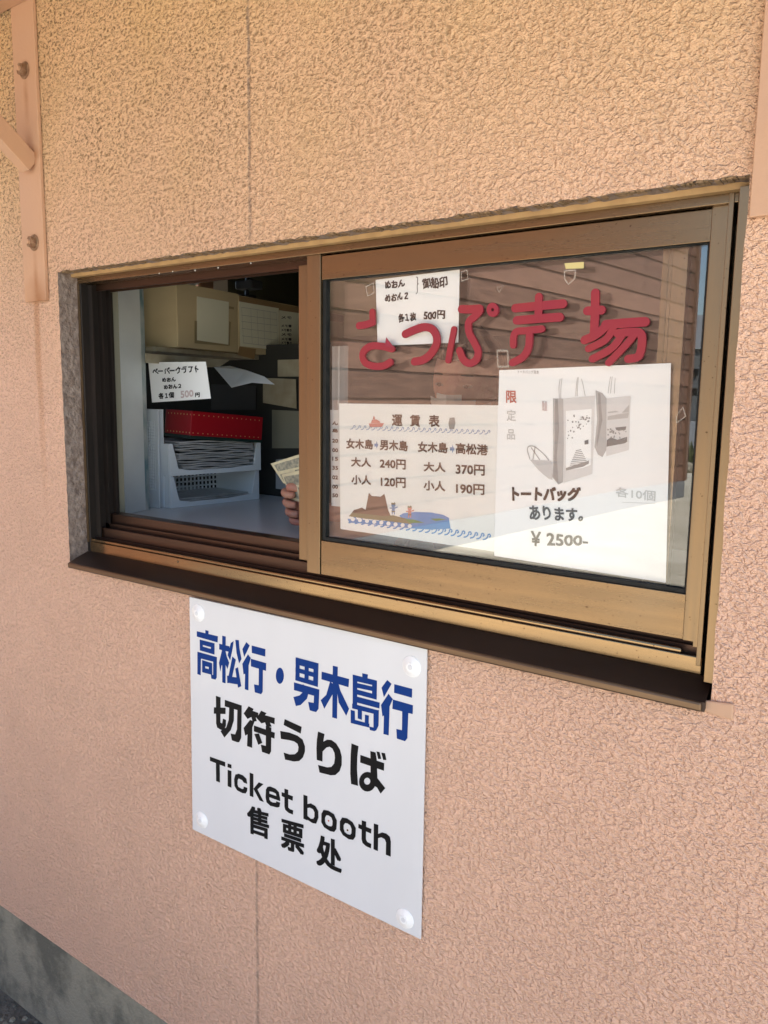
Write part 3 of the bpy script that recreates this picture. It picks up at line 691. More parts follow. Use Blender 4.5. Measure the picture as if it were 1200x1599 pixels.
for pts in (((402, 95), (400, 20), (408, -35)), ((412, 95), (413, 20), (420, -40)), ((512, 80), (516, 10), (524, -45)), ((522, 80), (524, 10), (530, -45)), ((575, 78), (562, 10), (550, -35)),
            ((728, 60), (736, 0), (745, -50)), ((745, 60), (750, 0), (756, -50)), ((770, 60), (772, 10), (776, -40))):
    hs = MB(); ribbon(hs, spline([pt(*q)+NY*.0001 for q in z(*pts)], 6), .0007, NY, (0, 0, 0)); hs.build('bag_handle_picture', M['g2'], tote)
lay('bag_picture', 'g4', [((425, 97), (640, 76), (632, 400), (622, 600), (430, 660)), ((718, 95), (880, 78), (866, 440), (716, 482))], .00015)
lay('bag_side_picture', 'g2', [((360, 95), (428, 97), (432, 400), (426, 655), (396, 672), (355, 622), (362, 400)), ((645, 40), (690, 60), (718, 95), (716, 440), (690, 488), (660, 470), (638, 420), (655, 240))], .0003)
lay('bag_fold_picture', 'g1', [((372, 98), (392, 98), (400, 300), (385, 480), (396, 665), (362, 620), (372, 400)), ((660, 60), (676, 60), (690, 240), (672, 330), (655, 420), (650, 400), (668, 240))], .00045)
lay('bag_panel_picture', 'paper', [((445, 178), (618, 165), (612, 540), (560, 560), (446, 575))], .00035)
lay('bag_print_picture', 'g0', [((720, 375), (745, 355), (790, 372), (855, 352), (856, 385), (840, 395), (717, 418)), ((775, 290), (850, 282), (846, 305), (800, 312), (783, 306)), ((570, 378), (597, 370), (597, 400), (571, 404))], .0006)
lay('bag_print_picture', 'g2', [((725, 215), (800, 200), (868, 190), (862, 225), (724, 240)), ((820, 192), (870, 135), (868, 188)), ((726, 185), (780, 178), (800, 186), (728, 194))], .0005)
dt = MB(); random.seed(3)
for i in range(64):
    if i < 40: u = random.random(); x = 455+u*150; y = 205+random.random()*(190-150*u)
    else: x = random.uniform(725, 852); y = random.uniform(300, 368)
    r = random.uniform(3, 6.5)
    poly(dt, z(*[(x+r*math.cos(t*math.pi/3+i), y+r*1.1*math.sin(t*math.pi/3+i)) for t in range(6)]), lambda a, b: P(a, b, PY-.0026-i*.000003))
for i in range(9):
    x0_ = 512-i*5; x1_ = 548+i*6; y_ = 440+i*12
    poly(dt, z((x0_, y_+3), (x1_, y_-5), (x1_, y_), (x0_, y_+8)), lambda a, b: P(a, b, PY-.0026))
poly(dt, z((446, 560), (600, 510), (600, 530), (560, 552), (446, 578)), lambda a, b: P(a, b, PY-.0025))
tag(dt.build('bag_dots_picture', M['g1'], tote), kind='stuff'); random.seed(11)
ul = MB(); ribbon(ul, [pt(*q) for q in z((822, 790), (1045, 798))], .0006, NY, (0, 0, 0)); ul.build('underline', M['ink_grey'], tote)
# flap of the poster torn off at its lower right, and bits of tape on the glass
def bit(quad, m, label, Y=GY-.0004, th=.0002, name='tape_piece', cat='tape'):
    q = [P(*p, Y) for p in quad]; c = sum(q, Vector())/4
    r = MB().prism([p-Vector((c.x, Y, min(a.z for a in q))) for p in q], (0, -th, 0)).build(name, M[m]); r.location = (c.x, Y, min(a.z for a in q))
    return tag(r, label, cat)
def tape_ring(quad, label, w=.0016, Y=GY-.0004):
    q = [P(*p, Y) for p in quad]; c = sum(q, Vector())/len(q); mb = MB()
    for i in range(len(q)):
        a, b = q[i]-c, q[(i+1) % len(q)]-c; mb.add([a, b, b*.80, a*.80], [(0, 1, 2, 3)]); mb.add([a+NY*.0002, b+NY*.0002, b*.80+NY*.0002, a*.80+NY*.0002], [(0, 3, 2, 1)])
    r = mb.build('tape_residue', M['tape']); r.location = c
    return tag(r, label, 'tape')
bit(((882, 411), (912, 409), (912, 419), (884, 420)), 'tape_yellow', 'short yellow tape strip on the glass above the red letters')
tape_ring(((881, 422), (900, 421), (899, 435), (888, 445), (881, 436)), 'heart-shaped tape residue below the yellow strip')
tape_ring(((571, 447), (584, 441), (585, 458), (574, 463)), 'square tape residue left of the memo sheet')
tape_ring(((720, 424), (730, 421), (732, 436), (721, 440)), 'small tape residue at the upper right corner of the memo sheet')
tape_ring(((776, 546), (794, 546), (795, 574), (777, 574)), 'tape residue square above the tote bag poster corner')
tape_ring(((1056, 650), (1067, 634), (1072, 650), (1056, 662)), 'triangular tape residue right of the tote bag poster')
tape_ring(((776, 449), (787, 445), (780, 457)), 'tiny triangular tape residue between memo sheet and yellow strip')
k = bit(((590, 455), (611, 450), (611, 495), (592, 500)), 'film', 'clear tape strip over the lower left of the memo sheet') if False else None

# ================================================================== SIGN
SX0, SX1, SZ0, SZ1, SY = -1.176, -.6275, -.8700, -.3822, -.0065
def PS(a, b): return P(a, b, SY)
sign = thing('ticket_booth_sign', 'square white sign reading Ticket booth below the window', 'sign', ((SX0+SX1)/2, SY, SZ0))
cr = [PS(296, 932), PS(667, 1013), PS(657, 1467), PS(301, 1295)]
MB().prism(cr, (0, .0030, 0)).build('sign_panel', M['signwhite'], sign, bevel=.0005)
z = lambda *p: zq(280, 920, 2.855, *p)
def glyph_row(name, m, items, bold, bx=None):
    mb = MB()
    for s_, q in items: text_into(mb, s_, [PS(*p) for p in z(*q)], NY, bold=bold, lift=.0003, boldx=bx)
    return mb.build(name, M[m], sign)
def GQ(x0, x1, top, bot):                    # quad from x range and sloping top/bottom lines given at two x
    f = lambda l, x: l[1]+(l[3]-l[1])*(x-l[0])/(l[2]-l[0])
    return ((x0, f(top, x0)), (x1, f(top, x1)), (x1, f(bot, x1)), (x0, f(bot, x0)))
def character(m, ox, oy, sc, polys=(), rings=(), grid=None):
    """one printed character: filled outlines given on the sign's face"""
    mb = MB(); f = lambda p: PS(ox+p[0]/sc, oy+p[1]/sc)
    for i, pl in enumerate(polys): mb.add([f(p)+NY*(.0003+i*2.5e-5) for p in pl], [tuple(range(len(pl)))])
    for i, (o_, i_) in enumerate(rings):
        n = len(o_); mb.add([f(p)+NY*(.0006+i*2.5e-5) for p in o_]+[f(p)+NY*(.0006+i*2.5e-5) for p in i_], [(j, (j+1) % n, n+(j+1) % n, n+j) for j in range(n)])
    if grid:
        q, us, vs = grid; L_ = lambda u, v: (q[0][0]*(1-u)*(1-v)+q[1][0]*u*(1-v)+q[2][0]*u*v+q[3][0]*(1-u)*v, q[0][1]*(1-u)*(1-v)+q[1][1]*u*(1-v)+q[2][1]*u*v+q[3][1]*(1-u)*v)
        for i, (a, b) in enumerate(us): mb.add([f(L_(*p))+NY*(.0007+i*2e-5) for p in ((a, 0), (b, 0), (b, 1), (a, 1))], [(0, 1, 2, 3)])
        for i, (a, b) in enumerate(vs): mb.add([f(L_(*p))+NY*(.0009+i*2e-5) for p in ((0, a), (1, a), (1, b), (0, b))], [(0, 1, 2, 3)])
    mb.build('character', M[m], sign)
def ell(cx, cy, rx, ry, n=20): return [(cx+rx*math.cos(2*math.pi*i/n), cy+ry*math.sin(2*math.pi*i/n)) for i in range(n)]
BL, BK = 'ink_blue', 'ink_black'
character(BL, 300, 970, 10, [((78,155),(408,235),(404,332),(78,240)), ((212,138),(262,150),(262,215),(212,195)), ((88,475),(392,560),(390,646),(90,570)), ((88,475),(145,490),(140,845),(88,825)),
  ((335,560),(392,560),(390,880),(370,912),(305,895),(298,828),(334,838))],
  [(((125,285),(358,345),(355,520),(127,455)), ((175,370),(300,405),(300,432),(175,395))), (((163,605),(320,655),(322,838),(163,795)), ((212,700),(268,715),(266,748),(212,733)))])
character(BL, 300, 970, 10, [((475,225),(530,240),(528,970),(475,955)), ((428,350),(588,392),(586,480),(428,440)), ((475,440),(505,480),(475,640),(445,790),(425,650)), ((520,480),(585,650),(558,745),(520,660)),
  ((480,450),(530,480),(560,600),(530,690),(475,690),(430,680)), ((610,340),(655,310),(640,420),(600,610),(560,530),(585,430)), ((680,290),(735,295),(745,420),(778,590),(740,660),(700,500)),
  ((635,550),(690,600),(632,865),(610,965),(555,965),(552,850),(575,852)), ((600,865),(720,880),(760,1000),(712,985),(600,968)), ((680,740),(722,718),(775,1015),(722,1038))])
character(BL, 300, 970, 10, [((852,325),(905,380),(818,560),(790,435)), ((935,378),(1150,435),(1148,552),(938,495)), ((878,515),(922,575),(888,690),(885,1080),(828,1062),(832,820),(808,830),(790,665)),
  ((922,585),(1162,655),(1160,775),(925,705)), ((1048,640),(1112,655),(1108,1100),(1085,1140),(985,1110),(972,985),(1045,1000))])
character(BL, 300, 960, 6, [ell(825, 571, 38, 76)])
character(BL, 300, 960, 6, [((957,632),(1195,700),(1192,772),(957,705)), ((1148,700),(1195,705),(1188,880),(1165,912),(1105,895),(1090,815),(1142,825)), ((1040,650),(1105,690),(1080,785),(1020,845),(975,855),(952,770),(1010,755),(1045,720))],
  grid=(((975,398),(1188,455),(1182,675),(972,612)), [(0,.18),(.40,.58),(.79,1)], [(0,.30),(.44,.63),(.80,1)]))
character(BL, 480, 1040, 6.667, [((268,-4),(320,8),(312,548),(262,535)), ((152,58),(438,135),(432,220),(150,138)), ((240,160),(275,190),(268,290),(180,445),(142,355),(200,300)), ((300,180),(330,190),(345,250),(438,445),(408,518),(330,380),(312,260))])
character(BL, 480, 1040, 6.667, [((575,74),(634,88),(630,140),(575,125)), ((475,88),(524,100),(522,430),(475,420)), ((678,140),(728,152),(725,350),(676,338)), ((475,88),(728,152),(727,208),(475,150)), ((500,171),(700,217),(700,264),(500,222)),
  ((500,238),(727,300),(725,350),(500,290)), ((500,312),(757,380),(754,442),(500,374)), ((470,390),(748,462),(746,510),(470,440)), ((692,455),(748,458),(745,620),(722,668),(700,678),(655,665),(648,630),(692,640)),
  ((455,455),(498,468),(500,560),(455,550)), ((455,548),(650,600),(648,640),(455,592)), ((528,440),(573,455),(572,560),(528,545)), ((604,505),(645,515),(642,600),(602,590))])
character(BL, 480, 1040, 6.667, [((835,145),(880,185),(800,325),(775,225)), ((908,188),(1095,238),(1092,330),(906,278)), ((848,288),(893,345),(860,420),(850,722),(795,708),(800,515),(785,525),(770,405)),
  ((893,348),(1102,408),(1100,500),(888,445)), ((992,410),(1057,420),(1045,750),(1020,782),(935,755),(930,655),(988,668))])
character(BK, 325, 1080, 7.5, [((95,48),(150,68),(148,360),(168,372),(178,315),(214,332),(212,400),(190,450),(150,445),(110,420),(97,370)), ((72,183),(210,188),(208,262),(70,258)),
  ((200,95),(398,162),(396,230),(198,172)), ((252,140),(308,165),(305,340),(270,450),(195,538),(150,465),(165,445),(215,420),(245,330)), ((348,170),(398,162),(392,540),(368,592),(345,592),(282,570),(268,490),(320,500),(342,440))])
character(BK, 325, 1080, 7.5, [((478,170),(537,202),(525,225),(592,248),(588,310),(520,292),(465,320),(420,255)), ((505,280),(560,295),(575,345),(525,352)), ((625,222),(688,252),(670,275),(785,308),(782,382),(700,350),(628,372),(572,310)),
  ((660,330),(720,340),(748,408),(690,415)), ((495,330),(548,350),(522,420),(520,658),(460,638),(465,500),(438,515),(420,425)), ((540,395),(785,480),(782,550),(540,465)),
  ((680,400),(745,420),(742,700),(722,735),(635,705),(622,620),(680,635)), ((545,495),(600,488),(640,600),(592,622))])
character(BK, 325, 1080, 7.5, [((900,320),(1100,412),(1088,492),(888,390)), ((848,460),(960,480),(1050,515),(1110,560),(1138,640),(1138,700),(1115,770),(1070,812),(1010,818),(905,795),(888,712),(960,735),(1020,732),(1055,700),(1062,650),(1050,610),(1010,582),(950,568),(856,553))])
character(BK, 480, 1125, 9.23, [((158,158),(252,195),(235,300),(225,420),(222,592),(140,568),(135,400),(142,270)),
  ((235,305),(290,275),(350,280),(420,330),(475,420),(500,520),(500,640),(470,730),(410,785),(340,790),(180,750),(158,640),(290,675),(350,668),(390,620),(402,540),(395,470),(365,405),(325,378),(280,390),(222,450),(200,380))])
character(BK, 480, 1125, 9.23, [((640,330),(742,370),(725,520),(720,700),(735,942),(635,915),(622,760),(628,500)), ((768,495),(1112,615),(1108,725),(765,605)),
  ((912,440),(988,460),(1005,560),(1010,700),(1015,830),(1128,975),(1060,1055),(1008,965),(950,930),(915,850),(915,620)), ((1000,445),(1045,455),(1070,552),(1025,555)), ((1070,462),(1125,472),(1145,570),(1098,568))],
  [(ell(872,882,122,142), ell(868,874,45,50))])
character(BK, 320, 1170, 7.5, [((62,85),(242,150),(242,205),(62,135)), ((132,140),(178,155),(180,390),(135,372))])
character(BK, 320, 1170, 7.5, [((270,165),(315,180),(315,225),(268,210)), ((270,240),(315,255),(315,450),(270,432))])
character(BK, 320, 1170, 7.5, [((500,405),(458,390),(440,362),(400,342),(388,360),(386,410),(395,440),(440,465),(455,462),(458,435),(502,452),(498,490),(480,518),(440,512),(380,480),(350,430),(345,350),(360,295),(400,285),(450,305),(490,345))])
character(BK, 320, 1170, 7.5, [((528,272),(572,290),(572,562),(528,545)), ((635,385),(690,408),(620,470),(695,618),(645,600),(572,462))])
character(BK, 320, 1170, 7.5, [((718,470),(735,440),(760,436),(760,590),(775,610),(800,622),(835,625),(840,608),(885,625),(878,675),(850,682),(770,662),(725,620),(714,560)), ((755,436),(770,435),(830,460),(870,500),(884,570),(842,556),(835,520),(800,500),(758,492)), ((755,517),(845,548),(885,566),(885,607),(755,560))])
character(BK, 320, 1170, 7.5, [((935,460),(980,475),(980,680),(1000,700),(1038,715),(1035,765),(985,745),(945,710),(935,670)), ((902,500),(1035,550),(1032,602),(902,548))])
character(BK, 460, 1225, 7.5, [((107,118),(155,135),(155,420),(107,400))], [(((150,228),(195,220),(248,250),(282,310),(284,390),(258,458),(212,450),(150,408)), ((154,275),(185,270),(220,288),(238,325),(238,375),(225,400),(195,400),(154,365)))])
character(BK, 460, 1225, 7.5, [], [(((320,340),(345,295),(400,305),(465,345),(500,420),(495,520),(470,555),(420,545),(350,500),(318,440)), ((362,385),(380,358),(405,362),(435,385),(450,425),(448,475),(435,490),(405,485),(372,462),(362,430)))])
character(BK, 460, 1225, 7.5, [], [(((535,430),(562,385),(620,395),(685,440),(722,510),(718,610),(690,648),(640,640),(570,592),(535,530)), ((580,475),(598,450),(625,455),(655,475),(672,520),(670,572),(655,588),(625,580),(592,555),(580,520)))])
character(BK, 460, 1225, 7.5, [((790,418),(842,435),(840,640),(855,672),(902,695),(898,748),(840,722),(800,685),(788,640)), ((752,460),(905,520),(900,575),(750,510))])
character(BK, 460, 1225, 7.5, [((932,455),(985,472),(980,780),(928,758)), ((975,580),(1030,560),(1080,575),(1120,610),(1132,670),(1130,845),(1072,822),(1075,680),(1060,640),(1020,618),(975,630))])
for s_, q in (('售', ((303, 962), (402, 984), (402, 1118), (304, 1084))), ('票', ((455, 1022), (558, 1050), (558, 1192), (455, 1152))), ('处', ((612, 1090), (726, 1126), (726, 1272), (612, 1228)))):
    mb = MB(); text_into(mb, s_, [PS(*p) for p in z(*q)], NY, bold=.0016, lift=.0003, boldx=.0022); mb.build('character', M[BK], sign)
z6 = lambda *p: zq(320, 1160, 4, *p)
rb = MB(); rb.disc(PS(*z6((775, 486))[0])+NY*.0004, NY, .0016, .0016, .0004, 10); rb.build('drip_spot', M['ink_red'], sign)
rb = MB(); rb.disc(PS(*z6((893, 545))[0])+NY*.0004, NY, .0020, .0014, .0008, 10); rb.build('rivet', M['bronze'], sign)
for (x, y) in ((86, 106), (1037, 345), (101, 1028), (1007, 1468)):
    c = PS(*z((x, y))[0])
    k = MB().disc(c+NY*.0001, NY, .0172, .0165, .0012, 40); k.disc(c+NY*.0013, NY, .0160, .0085, .0028, 40); k.disc(c+NY*.0041, NY, .0080, .0070, .0010, 24)
    cp = k.build('screw_cap', M['capwhite'], sign, smooth=False)
    MB().disc(c+NY*.0052, NY, .0042, .0038, .0006, 18).build('cap_centre', M['signwhite'], sign)

# ================================================================== AWNING with brackets
aw = thing('awning', 'painted steel awning held off the wall by bolted brackets', 'awning', (-.9, 0, .2))
for bx0, bx1, zb_, nb in ((-1.6815, -1.6000, .2000, 2), (-.2080, -.1265, .2080, 2)):
    MB().box(bx0, bx1, -.0090, -.0012, zb_, .93).build('bracket_plate', M['pink_paint'], aw, bevel=.0012)
    MB().bar((((bx0+bx1)/2)-.004, -.009, .86), (((bx0+bx1)/2)-.004, -.80, .80), .05, .05).build('bracket_arm', M['pink_paint'], aw, bevel=.002)
    MB().bar((((bx0+bx1)/2)+.008, -.010, .478), (((bx0+bx1)/2)+.008, -.46, .84), .030, .040).build('brace', M['pink_paint'], aw, bevel=.002)
pm = M['pink_paint'].copy(); pm.name = 'rust_stained_plate'; n_ = pm.node_tree.nodes; l_ = pm.node_tree.links; b_ = n_['Principled BSDF']; cur = b_.inputs['Base Color'].links[0].from_socket
t_ = n_.new('ShaderNodeTexCoord'); s_p = n_.new('ShaderNodeSeparateXYZ'); l_.new(t_.outputs['Object'], s_p.inputs[0]); nz_ = n_.new('ShaderNodeTexNoise'); nz_.inputs['Scale'].default_value = 28; nz_.inputs['Detail'].default_value = 5; l_.new(t_.outputs['Object'], nz_.inputs[0])
def m_(op, a, b=None, c=False):
    q = n_.new('ShaderNodeMath'); q.operation = op; q.use_clamp = c
    for i, v in enumerate((a, b)):
        if v is None: continue
        if isinstance(v, (int, float)): q.inputs[i].default_value = v
        else: l_.new(v, q.inputs[i])
    return q.outputs[0]
org = origin_of(aw)
for (px_, py_, rr_, ln_) in ((39, 110, .017, .10), (54, 379, .016, .13), (54, 240, .016, .03), (60, 470, .05, .01)):
    c_0 = P(px_, py_, -.009)-org; dx_ = m_('ABSOLUTE', m_('SUBTRACT', s_p.outputs[0], c_0.x)); dz_ = m_('SUBTRACT', c_0.z, s_p.outputs[2])
    dd = m_('SQRT', m_('ADD', m_('MULTIPLY', dx_, dx_), m_('MULTIPLY', dz_, dz_))); k1 = m_('SUBTRACT', 1.0, m_('DIVIDE', dd, rr_*1.3), True)
    k2 = m_('MULTIPLY', m_('MULTIPLY', m_('SUBTRACT', 1.0, m_('DIVIDE', dx_, .011), True), m_('SUBTRACT', 1.0, m_('DIVIDE', m_('ABSOLUTE', m_('SUBTRACT', dz_, ln_*.5)), ln_*.62), True)), .8)
    kk = m_('MULTIPLY', m_('MAXIMUM', k1, k2), m_('MULTIPLY', nz_.outputs[0], 1.5), True)
    x_ = n_.new('ShaderNodeMix'); x_.data_type = 'RGBA'; l_.new(kk, x_.inputs[0]); l_.new(cur, x_.inputs[6]); x_.inputs[7].default_value = (.30, .125, .045, 1); cur = x_.outputs[2]
l_.new(cur, b_.inputs['Base Color'])
[o_ for o_ in aw.children if o_.name.startswith('bracket_plate')][0].data.materials[0] = pm
MB().box(-4.0, -1.6005, -.062, -.0095, .797, .86).build('ledger_angle', M['pink_paint'], aw, bevel=.001)
cx_ = -1.6405
for zz, pj_ in ((.6715, (39, 110)), (.3120, (54, 379))):
    c = P(*pj_, -.009)
    k = MB().disc(c, NY, .0175, .0165, .0022, 20); k.disc(c+NY*.0022, NY, .0130, .0122, .0100, 6)
    b = k.build('bolt', M['rust'], aw, bevel=.0006); b['label'] = 'rusty hexagonal bolt'
    MB().disc(c+NY*.0112, NY, .0052, .0048, .0060, 12).build('bolt_tip', M['pink_paint'], aw)
for zz in (.67, .31):
    c = Vector((-.167, -.009, zz)); k = MB().disc(c, NY, .0145, .0140, .0022, 20); k.disc(c+NY*.0022, NY, .0105, .0100, .0090, 6); k.build('bolt', M['rust'], aw)
MB().prism([(-1.95, -.02, .93), (-1.95, -.02, .945), (-1.95, -.92, .885), (-1.95, -.92, .87)], (2.1, 0, 0)).build('canopy', M['awning'], aw)

# ================================================================== INSIDE THE BOOTH
CZ = -.300                                    # counter top
ct = thing('counter', 'pale laminate counter just inside the open window', 'counter', (-1.0, .5, -EYE+.1))
cq = [(-2.2, .1400, CZ), (-.25, .1400, CZ), (-.25, .66, CZ), (-1.35, .70, CZ), (-1.62, .78, CZ), (-2.2, .80, CZ)]
MB().prism([(x, y, z_-.022) for x, y, z_ in cq], (0, 0, .022)).build('counter_top', M['counter'], ct, bevel=.002)
k = MB(); k.box(-2.15, -2.10, .16, .6, -EYE+.1, CZ-.0225); k.build('counter_leg', M['white_board'], ct); k = MB().box(-.35, -.30, .16, .6, -EYE+.1, CZ-.0225); k.build('counter_leg', M['white_board'], ct)
# white upright board beside the opening
bp0 = PZ(197, 803, CZ); bp1 = PZ(233, 796, CZ)
wb = thing('white_board_post', 'white painted board standing at the left end of the counter', 'board', (bp1.x, bp1.y, CZ))
dirb = (bp1-bp0).normalized(); nb_ = Vector((dirb.y, -dirb.x, 0))
L_ = bp1 - dirb*.24
MB().prism([L_+Vector((0, 0, .0002)), bp1+Vector((0, 0, .0002)), bp1-nb_*.035+Vector((0, 0, .0002)), L_-nb_*.035+Vector((0, 0, .0002))], (0, 0, .66)).build('board_face', M['white_board'], wb, bevel=.001)
MB().prism([bp1-dirb*.014+nb_*.0008+Vector((0, 0, .0002)), bp1+nb_*.0008+dirb*.002+Vector((0, 0, .0002)), bp1-nb_*.03+dirb*.002+Vector((0, 0, .0002)), bp1-nb_*.03+dirb*.0002+Vector((0, 0, .0002)), bp1+nb_*.0004+Vector((0,0,.0002))], (0, 0, .655)).build('peeling_edge', M['teal'], wb)

# trays: long axis along +y, open side towards the room
def tray(base, rotz, label, tilt=0):
    r = thing('letter_tray', label, 'tray', base, 'white perforated letter trays', rot=(tilt, 0, rotz))
    L, D, H = .285, .20, .062                # length (y), depth (-x), height
    lb = dict(local=True)
    MB().box(-D, 0, 0, L, 0, .003).build('tray_base', M['tray'], r, local=True)
    # front with dipped middle
    f = [(0, 0), (0, H), (.010, H), (.026, .014), (.060, .0095), (.18, .009), (L-.026, .013), (L-.012, H), (L, H), (L, 0)]
    MB().prism([(0, y, z_) for y, z_ in f], (.004, 0, 0)).build('tray_front', M['tray'], r, local=True, bevel=.001)
    for y0 in (0, L-.003):
        MB().prism([(-D, y0, .003), (-.001, y0, .003), (-.001, y0, H), (-D, y0, H*.9)], (0, .003, 0)).build('tray_end', M['tray'], r, local=True)
    b = MB()
    n = 22
    for i in range(n+1): y = L*i/n; b.box(-D-.003, -D, y-.0021, y+.0021, 0, H)
    for i in range(7): zc = H*i/6; b.box(-D-.0032, -D+.0002, 0, L, zc-.0017, zc+.0017)
    b.build('perforated_back', M['tray'], r, local=True)
    return r
B0 = PZ(266, 794, CZ); B1_ = PZ(404, 779, CZ)
rz = math.atan2(-(B1_-B0).x, (B1_-B0).y)
Ltr = (B1_-B0).length
sc_ = Ltr/.285
def scale_tray(r): r.scale = (1, sc_, 1.40)
t1 = tray((B0.x, B0.y, CZ+.0004), rz, 'lower white perforated tray with a few sheets, standing on the counter'); scale_tray(t1)
t2 = tray((B0.x+.006, B0.y-.006, CZ+.0880), rz-.03, 'upper white tray overfilled with sleeved papers under the red box'); scale_tray(t2)
t3 = thing('letter_tray', 'white perforated tray stood on end against the white board', 'tray', (PZ(249, 794, CZ).x, PZ(249, 794, CZ).y, CZ+.0004), 'white perforated letter trays')
k = MB()
u_ = Vector((-.955, .02, 0)).normalized(); w_ = Vector((-.02, .955, 0)).normalized()
def pb(mb, a0, a1, b0, b1, z0_, z1_2, lean=.06):
    vs = []
    for zz in (z0_, z1_2):
        for (a, b) in ((a0, b0), (a1, b0), (a1, b1), (a0, b1)): vs.append(u_*a+w_*b+Vector((lean*.3*zz, 0, zz)))
    mb.add(vs, [(0, 3, 2, 1), (4, 5, 6, 7), (0, 1, 5, 4), (1, 2, 6, 5), (2, 3, 7, 6), (3, 0, 4, 7)])
pb(k, 0, .010, 0, .004, 0, .265); k.build('tray_rim', M['tray'], t3, local=True)
k = MB(); pb(k, .010, .075, .003, .006, 0, .045); pb(k, .010, .075, .003, .006, .235, .265)
for i in range(9): pb(k, .012+.0076*i, .0142+.0076*i, .003, .006, .045, .235)
for i in range(25): pb(k, .010, .075, .0032, .0058, 0.045+i*.0078, .0470+i*.0078)
k.build('perforated_side', M['tray'], t3, local=True)
k = MB(); pb(k, .002, .078, .018, .020, 0, .265); pb(k, .076, .079, .004, .018, 0, .265); pb(k, .002, .076, .007, .018, .262, .265); k.build('tray_body', M['tray'], t3, local=True)
# sleeved paper stack in the upper tray, few sheets in the lower
st = thing('paper_stack', 'thick stack of sleeved papers filling the upper tray', 'paper stack', (B0.x, B0.y, CZ+.0935), rot=(0, 0, rz-.03))
for i in range(14):
    mb = MB(); y0 = random.uniform(.020, .034); y1 = Ltr-random.uniform(.018, .040); zz = .004+i*.0062; n = 16; d = random.uniform(-.004, .008) + (.004 if i < 10 else .010); ph = random.random()*6
    if i < 4: y0 += .010; y1 -= .010
    vs = []
    for j_ in range(n+1):
        y = y0+(y1-y0)*j_/n; w = .0014*math.sin(j_*.7+ph)+.0045*((j_/n-.55)**2)*(-1 if i > 6 else 1)-.0000
        w -= .012*(j_/n-.2)*(i/13)*.5
        vs += [(-.17, y, zz+w), (d, y, zz+w-.0012), (d, y, zz+w+.0030), (-.17, y, zz+w+.0030)]
    fs = [(0, 1, 2, 3), (4*n+3, 4*n+2, 4*n+1, 4*n)]
    for j_ in range(n):
        a = 4*j_
        for q in range(4): fs.append((a+q, a+4+q, a+4+(q+1) % 4, a+(q+1) % 4))
    mb.add(vs, fs); mb.build('paper_pack', M['pack'], st, local=True, fix=True)
s2 = thing('paper_stack', 'three thin packs of paper lying in the lower tray', 'paper stack', (B0.x, B0.y, CZ+.0045), rot=(0, 0, rz))
for i in range(3):
    MB().box(-.17, -.004-.003*i, .036, Ltr-.03, .004+i*.0052, .0080+i*.0052).build('paper_pack', M['pack'], s2, local=True, bevel=.0008)
# red box with gold dots, tilted
rc = P(298, 680, B0.y+.045); RB = thing('red_box', 'red card box with rows of gold dots on top of the trays', 'box', (rc.x, rc.y, rc.z), rot=(R_(-4.5), R_(1), rz+R_(-2)))
bw, bl_, bh = .130, .240, .066
MB().box(-bw, 0, 0, bl_, 0, bh).build('box_shell', M['redbox'], RB, local=True, bevel=.0012)
MB().box(-bw-.001, .001, -.001, bl_+.001, -.008, -.0002).build('box_base', M['redtop'], RB, local=True)
k = MB().disc((0, 0, 0), (0, -1, 0), .0021, .0021, .0003, 8); d0 = None
for i in range(8):
    for zz in (.007, bh-.010):
        if d0 is None: d0 = k.build('gold_dot', M['gold'], RB, local=True); dd_ = d0
        else: dd_ = d0.copy(); COL.objects.link(dd_)
        dd_.location = (-.006-.0155*i, -.0002, zz)
k = MB().disc((0, 0, 0), (1, 0, 0), .0017, .0017, .0003, 8); d0 = None
for i in range(15):
    for zz in (.007, bh-.010):
        if d0 is None: d0 = k.build('gold_dot', M['gold'], RB, local=True); dd_ = d0
        else: dd_ = d0.copy(); COL.objects.link(dd_)
        dd_.location = (.0002, .007+i*.0157, zz)

# cardboard boxes on the shelf
cc = P(278, 542, .42); ct_ = P(278, 441, .42); hb = ct_.z-cc.z
dcb = Vector((-.12, .993, 0)).normalized(); lcb = Vector((-dcb.y, dcb.x, 0))
ncb = Vector((dcb.y, -dcb.x, 0))
def onbox(px, py, lift=0.0): return PP(px, py, cc, ncb)+ncb*lift
end1 = onbox(372, 500); len1 = (Vector((end1.x, end1.y, 0))-Vector((cc.x, cc.y, 0))).length
def cbox(name, label, a, b, wdt, h, m, z0_=0.0, group='cardboard boxes on the shelf'):
    base = Vector((cc.x, cc.y, cc.z+z0_))+dcb*a
    r = thing(name, label, 'box', base, group)
    p = [base, base+dcb*(b-a), base+dcb*(b-a)+lcb*wdt, base+lcb*wdt]
    MB().prism(p, (0, 0, h)).build('carton', M[m], r, bevel=.002)
    return r, base
cb1, _ = cbox('cardboard_box', 'light cardboard box nearest the white board with a taped blank note', 0, len1, .13, hb, 'cardboard')
cb2, _ = cbox('cardboard_box', 'long cardboard box deeper in the booth with a ruled sheet taped on', len1+.003, len1+1.0, .14, hb*.985, 'cardboard', .001)
k = MB(); k.prism([onbox(281, 441, .0004)+Vector((0, 0, -.001)), onbox(281, 441, .0004)+Vector((0, 0, -.022)), onbox(281, 441, .0004)+dcb*(len1-.01)+Vector((0, 0, -.022)), onbox(281, 441, .0004)+dcb*(len1-.01)+Vector((0, 0, -.001))], ncb*.0004).build('box_flap', M['cardboard'], cb1)
MB().prism([onbox(374, 541), onbox(400, 545), onbox(397, 557)+Vector((0, 0, -.008)), onbox(371, 552)+Vector((0, 0, -.004))], ncb*.0008).build('packing_tape', M['kraft'], cb2)
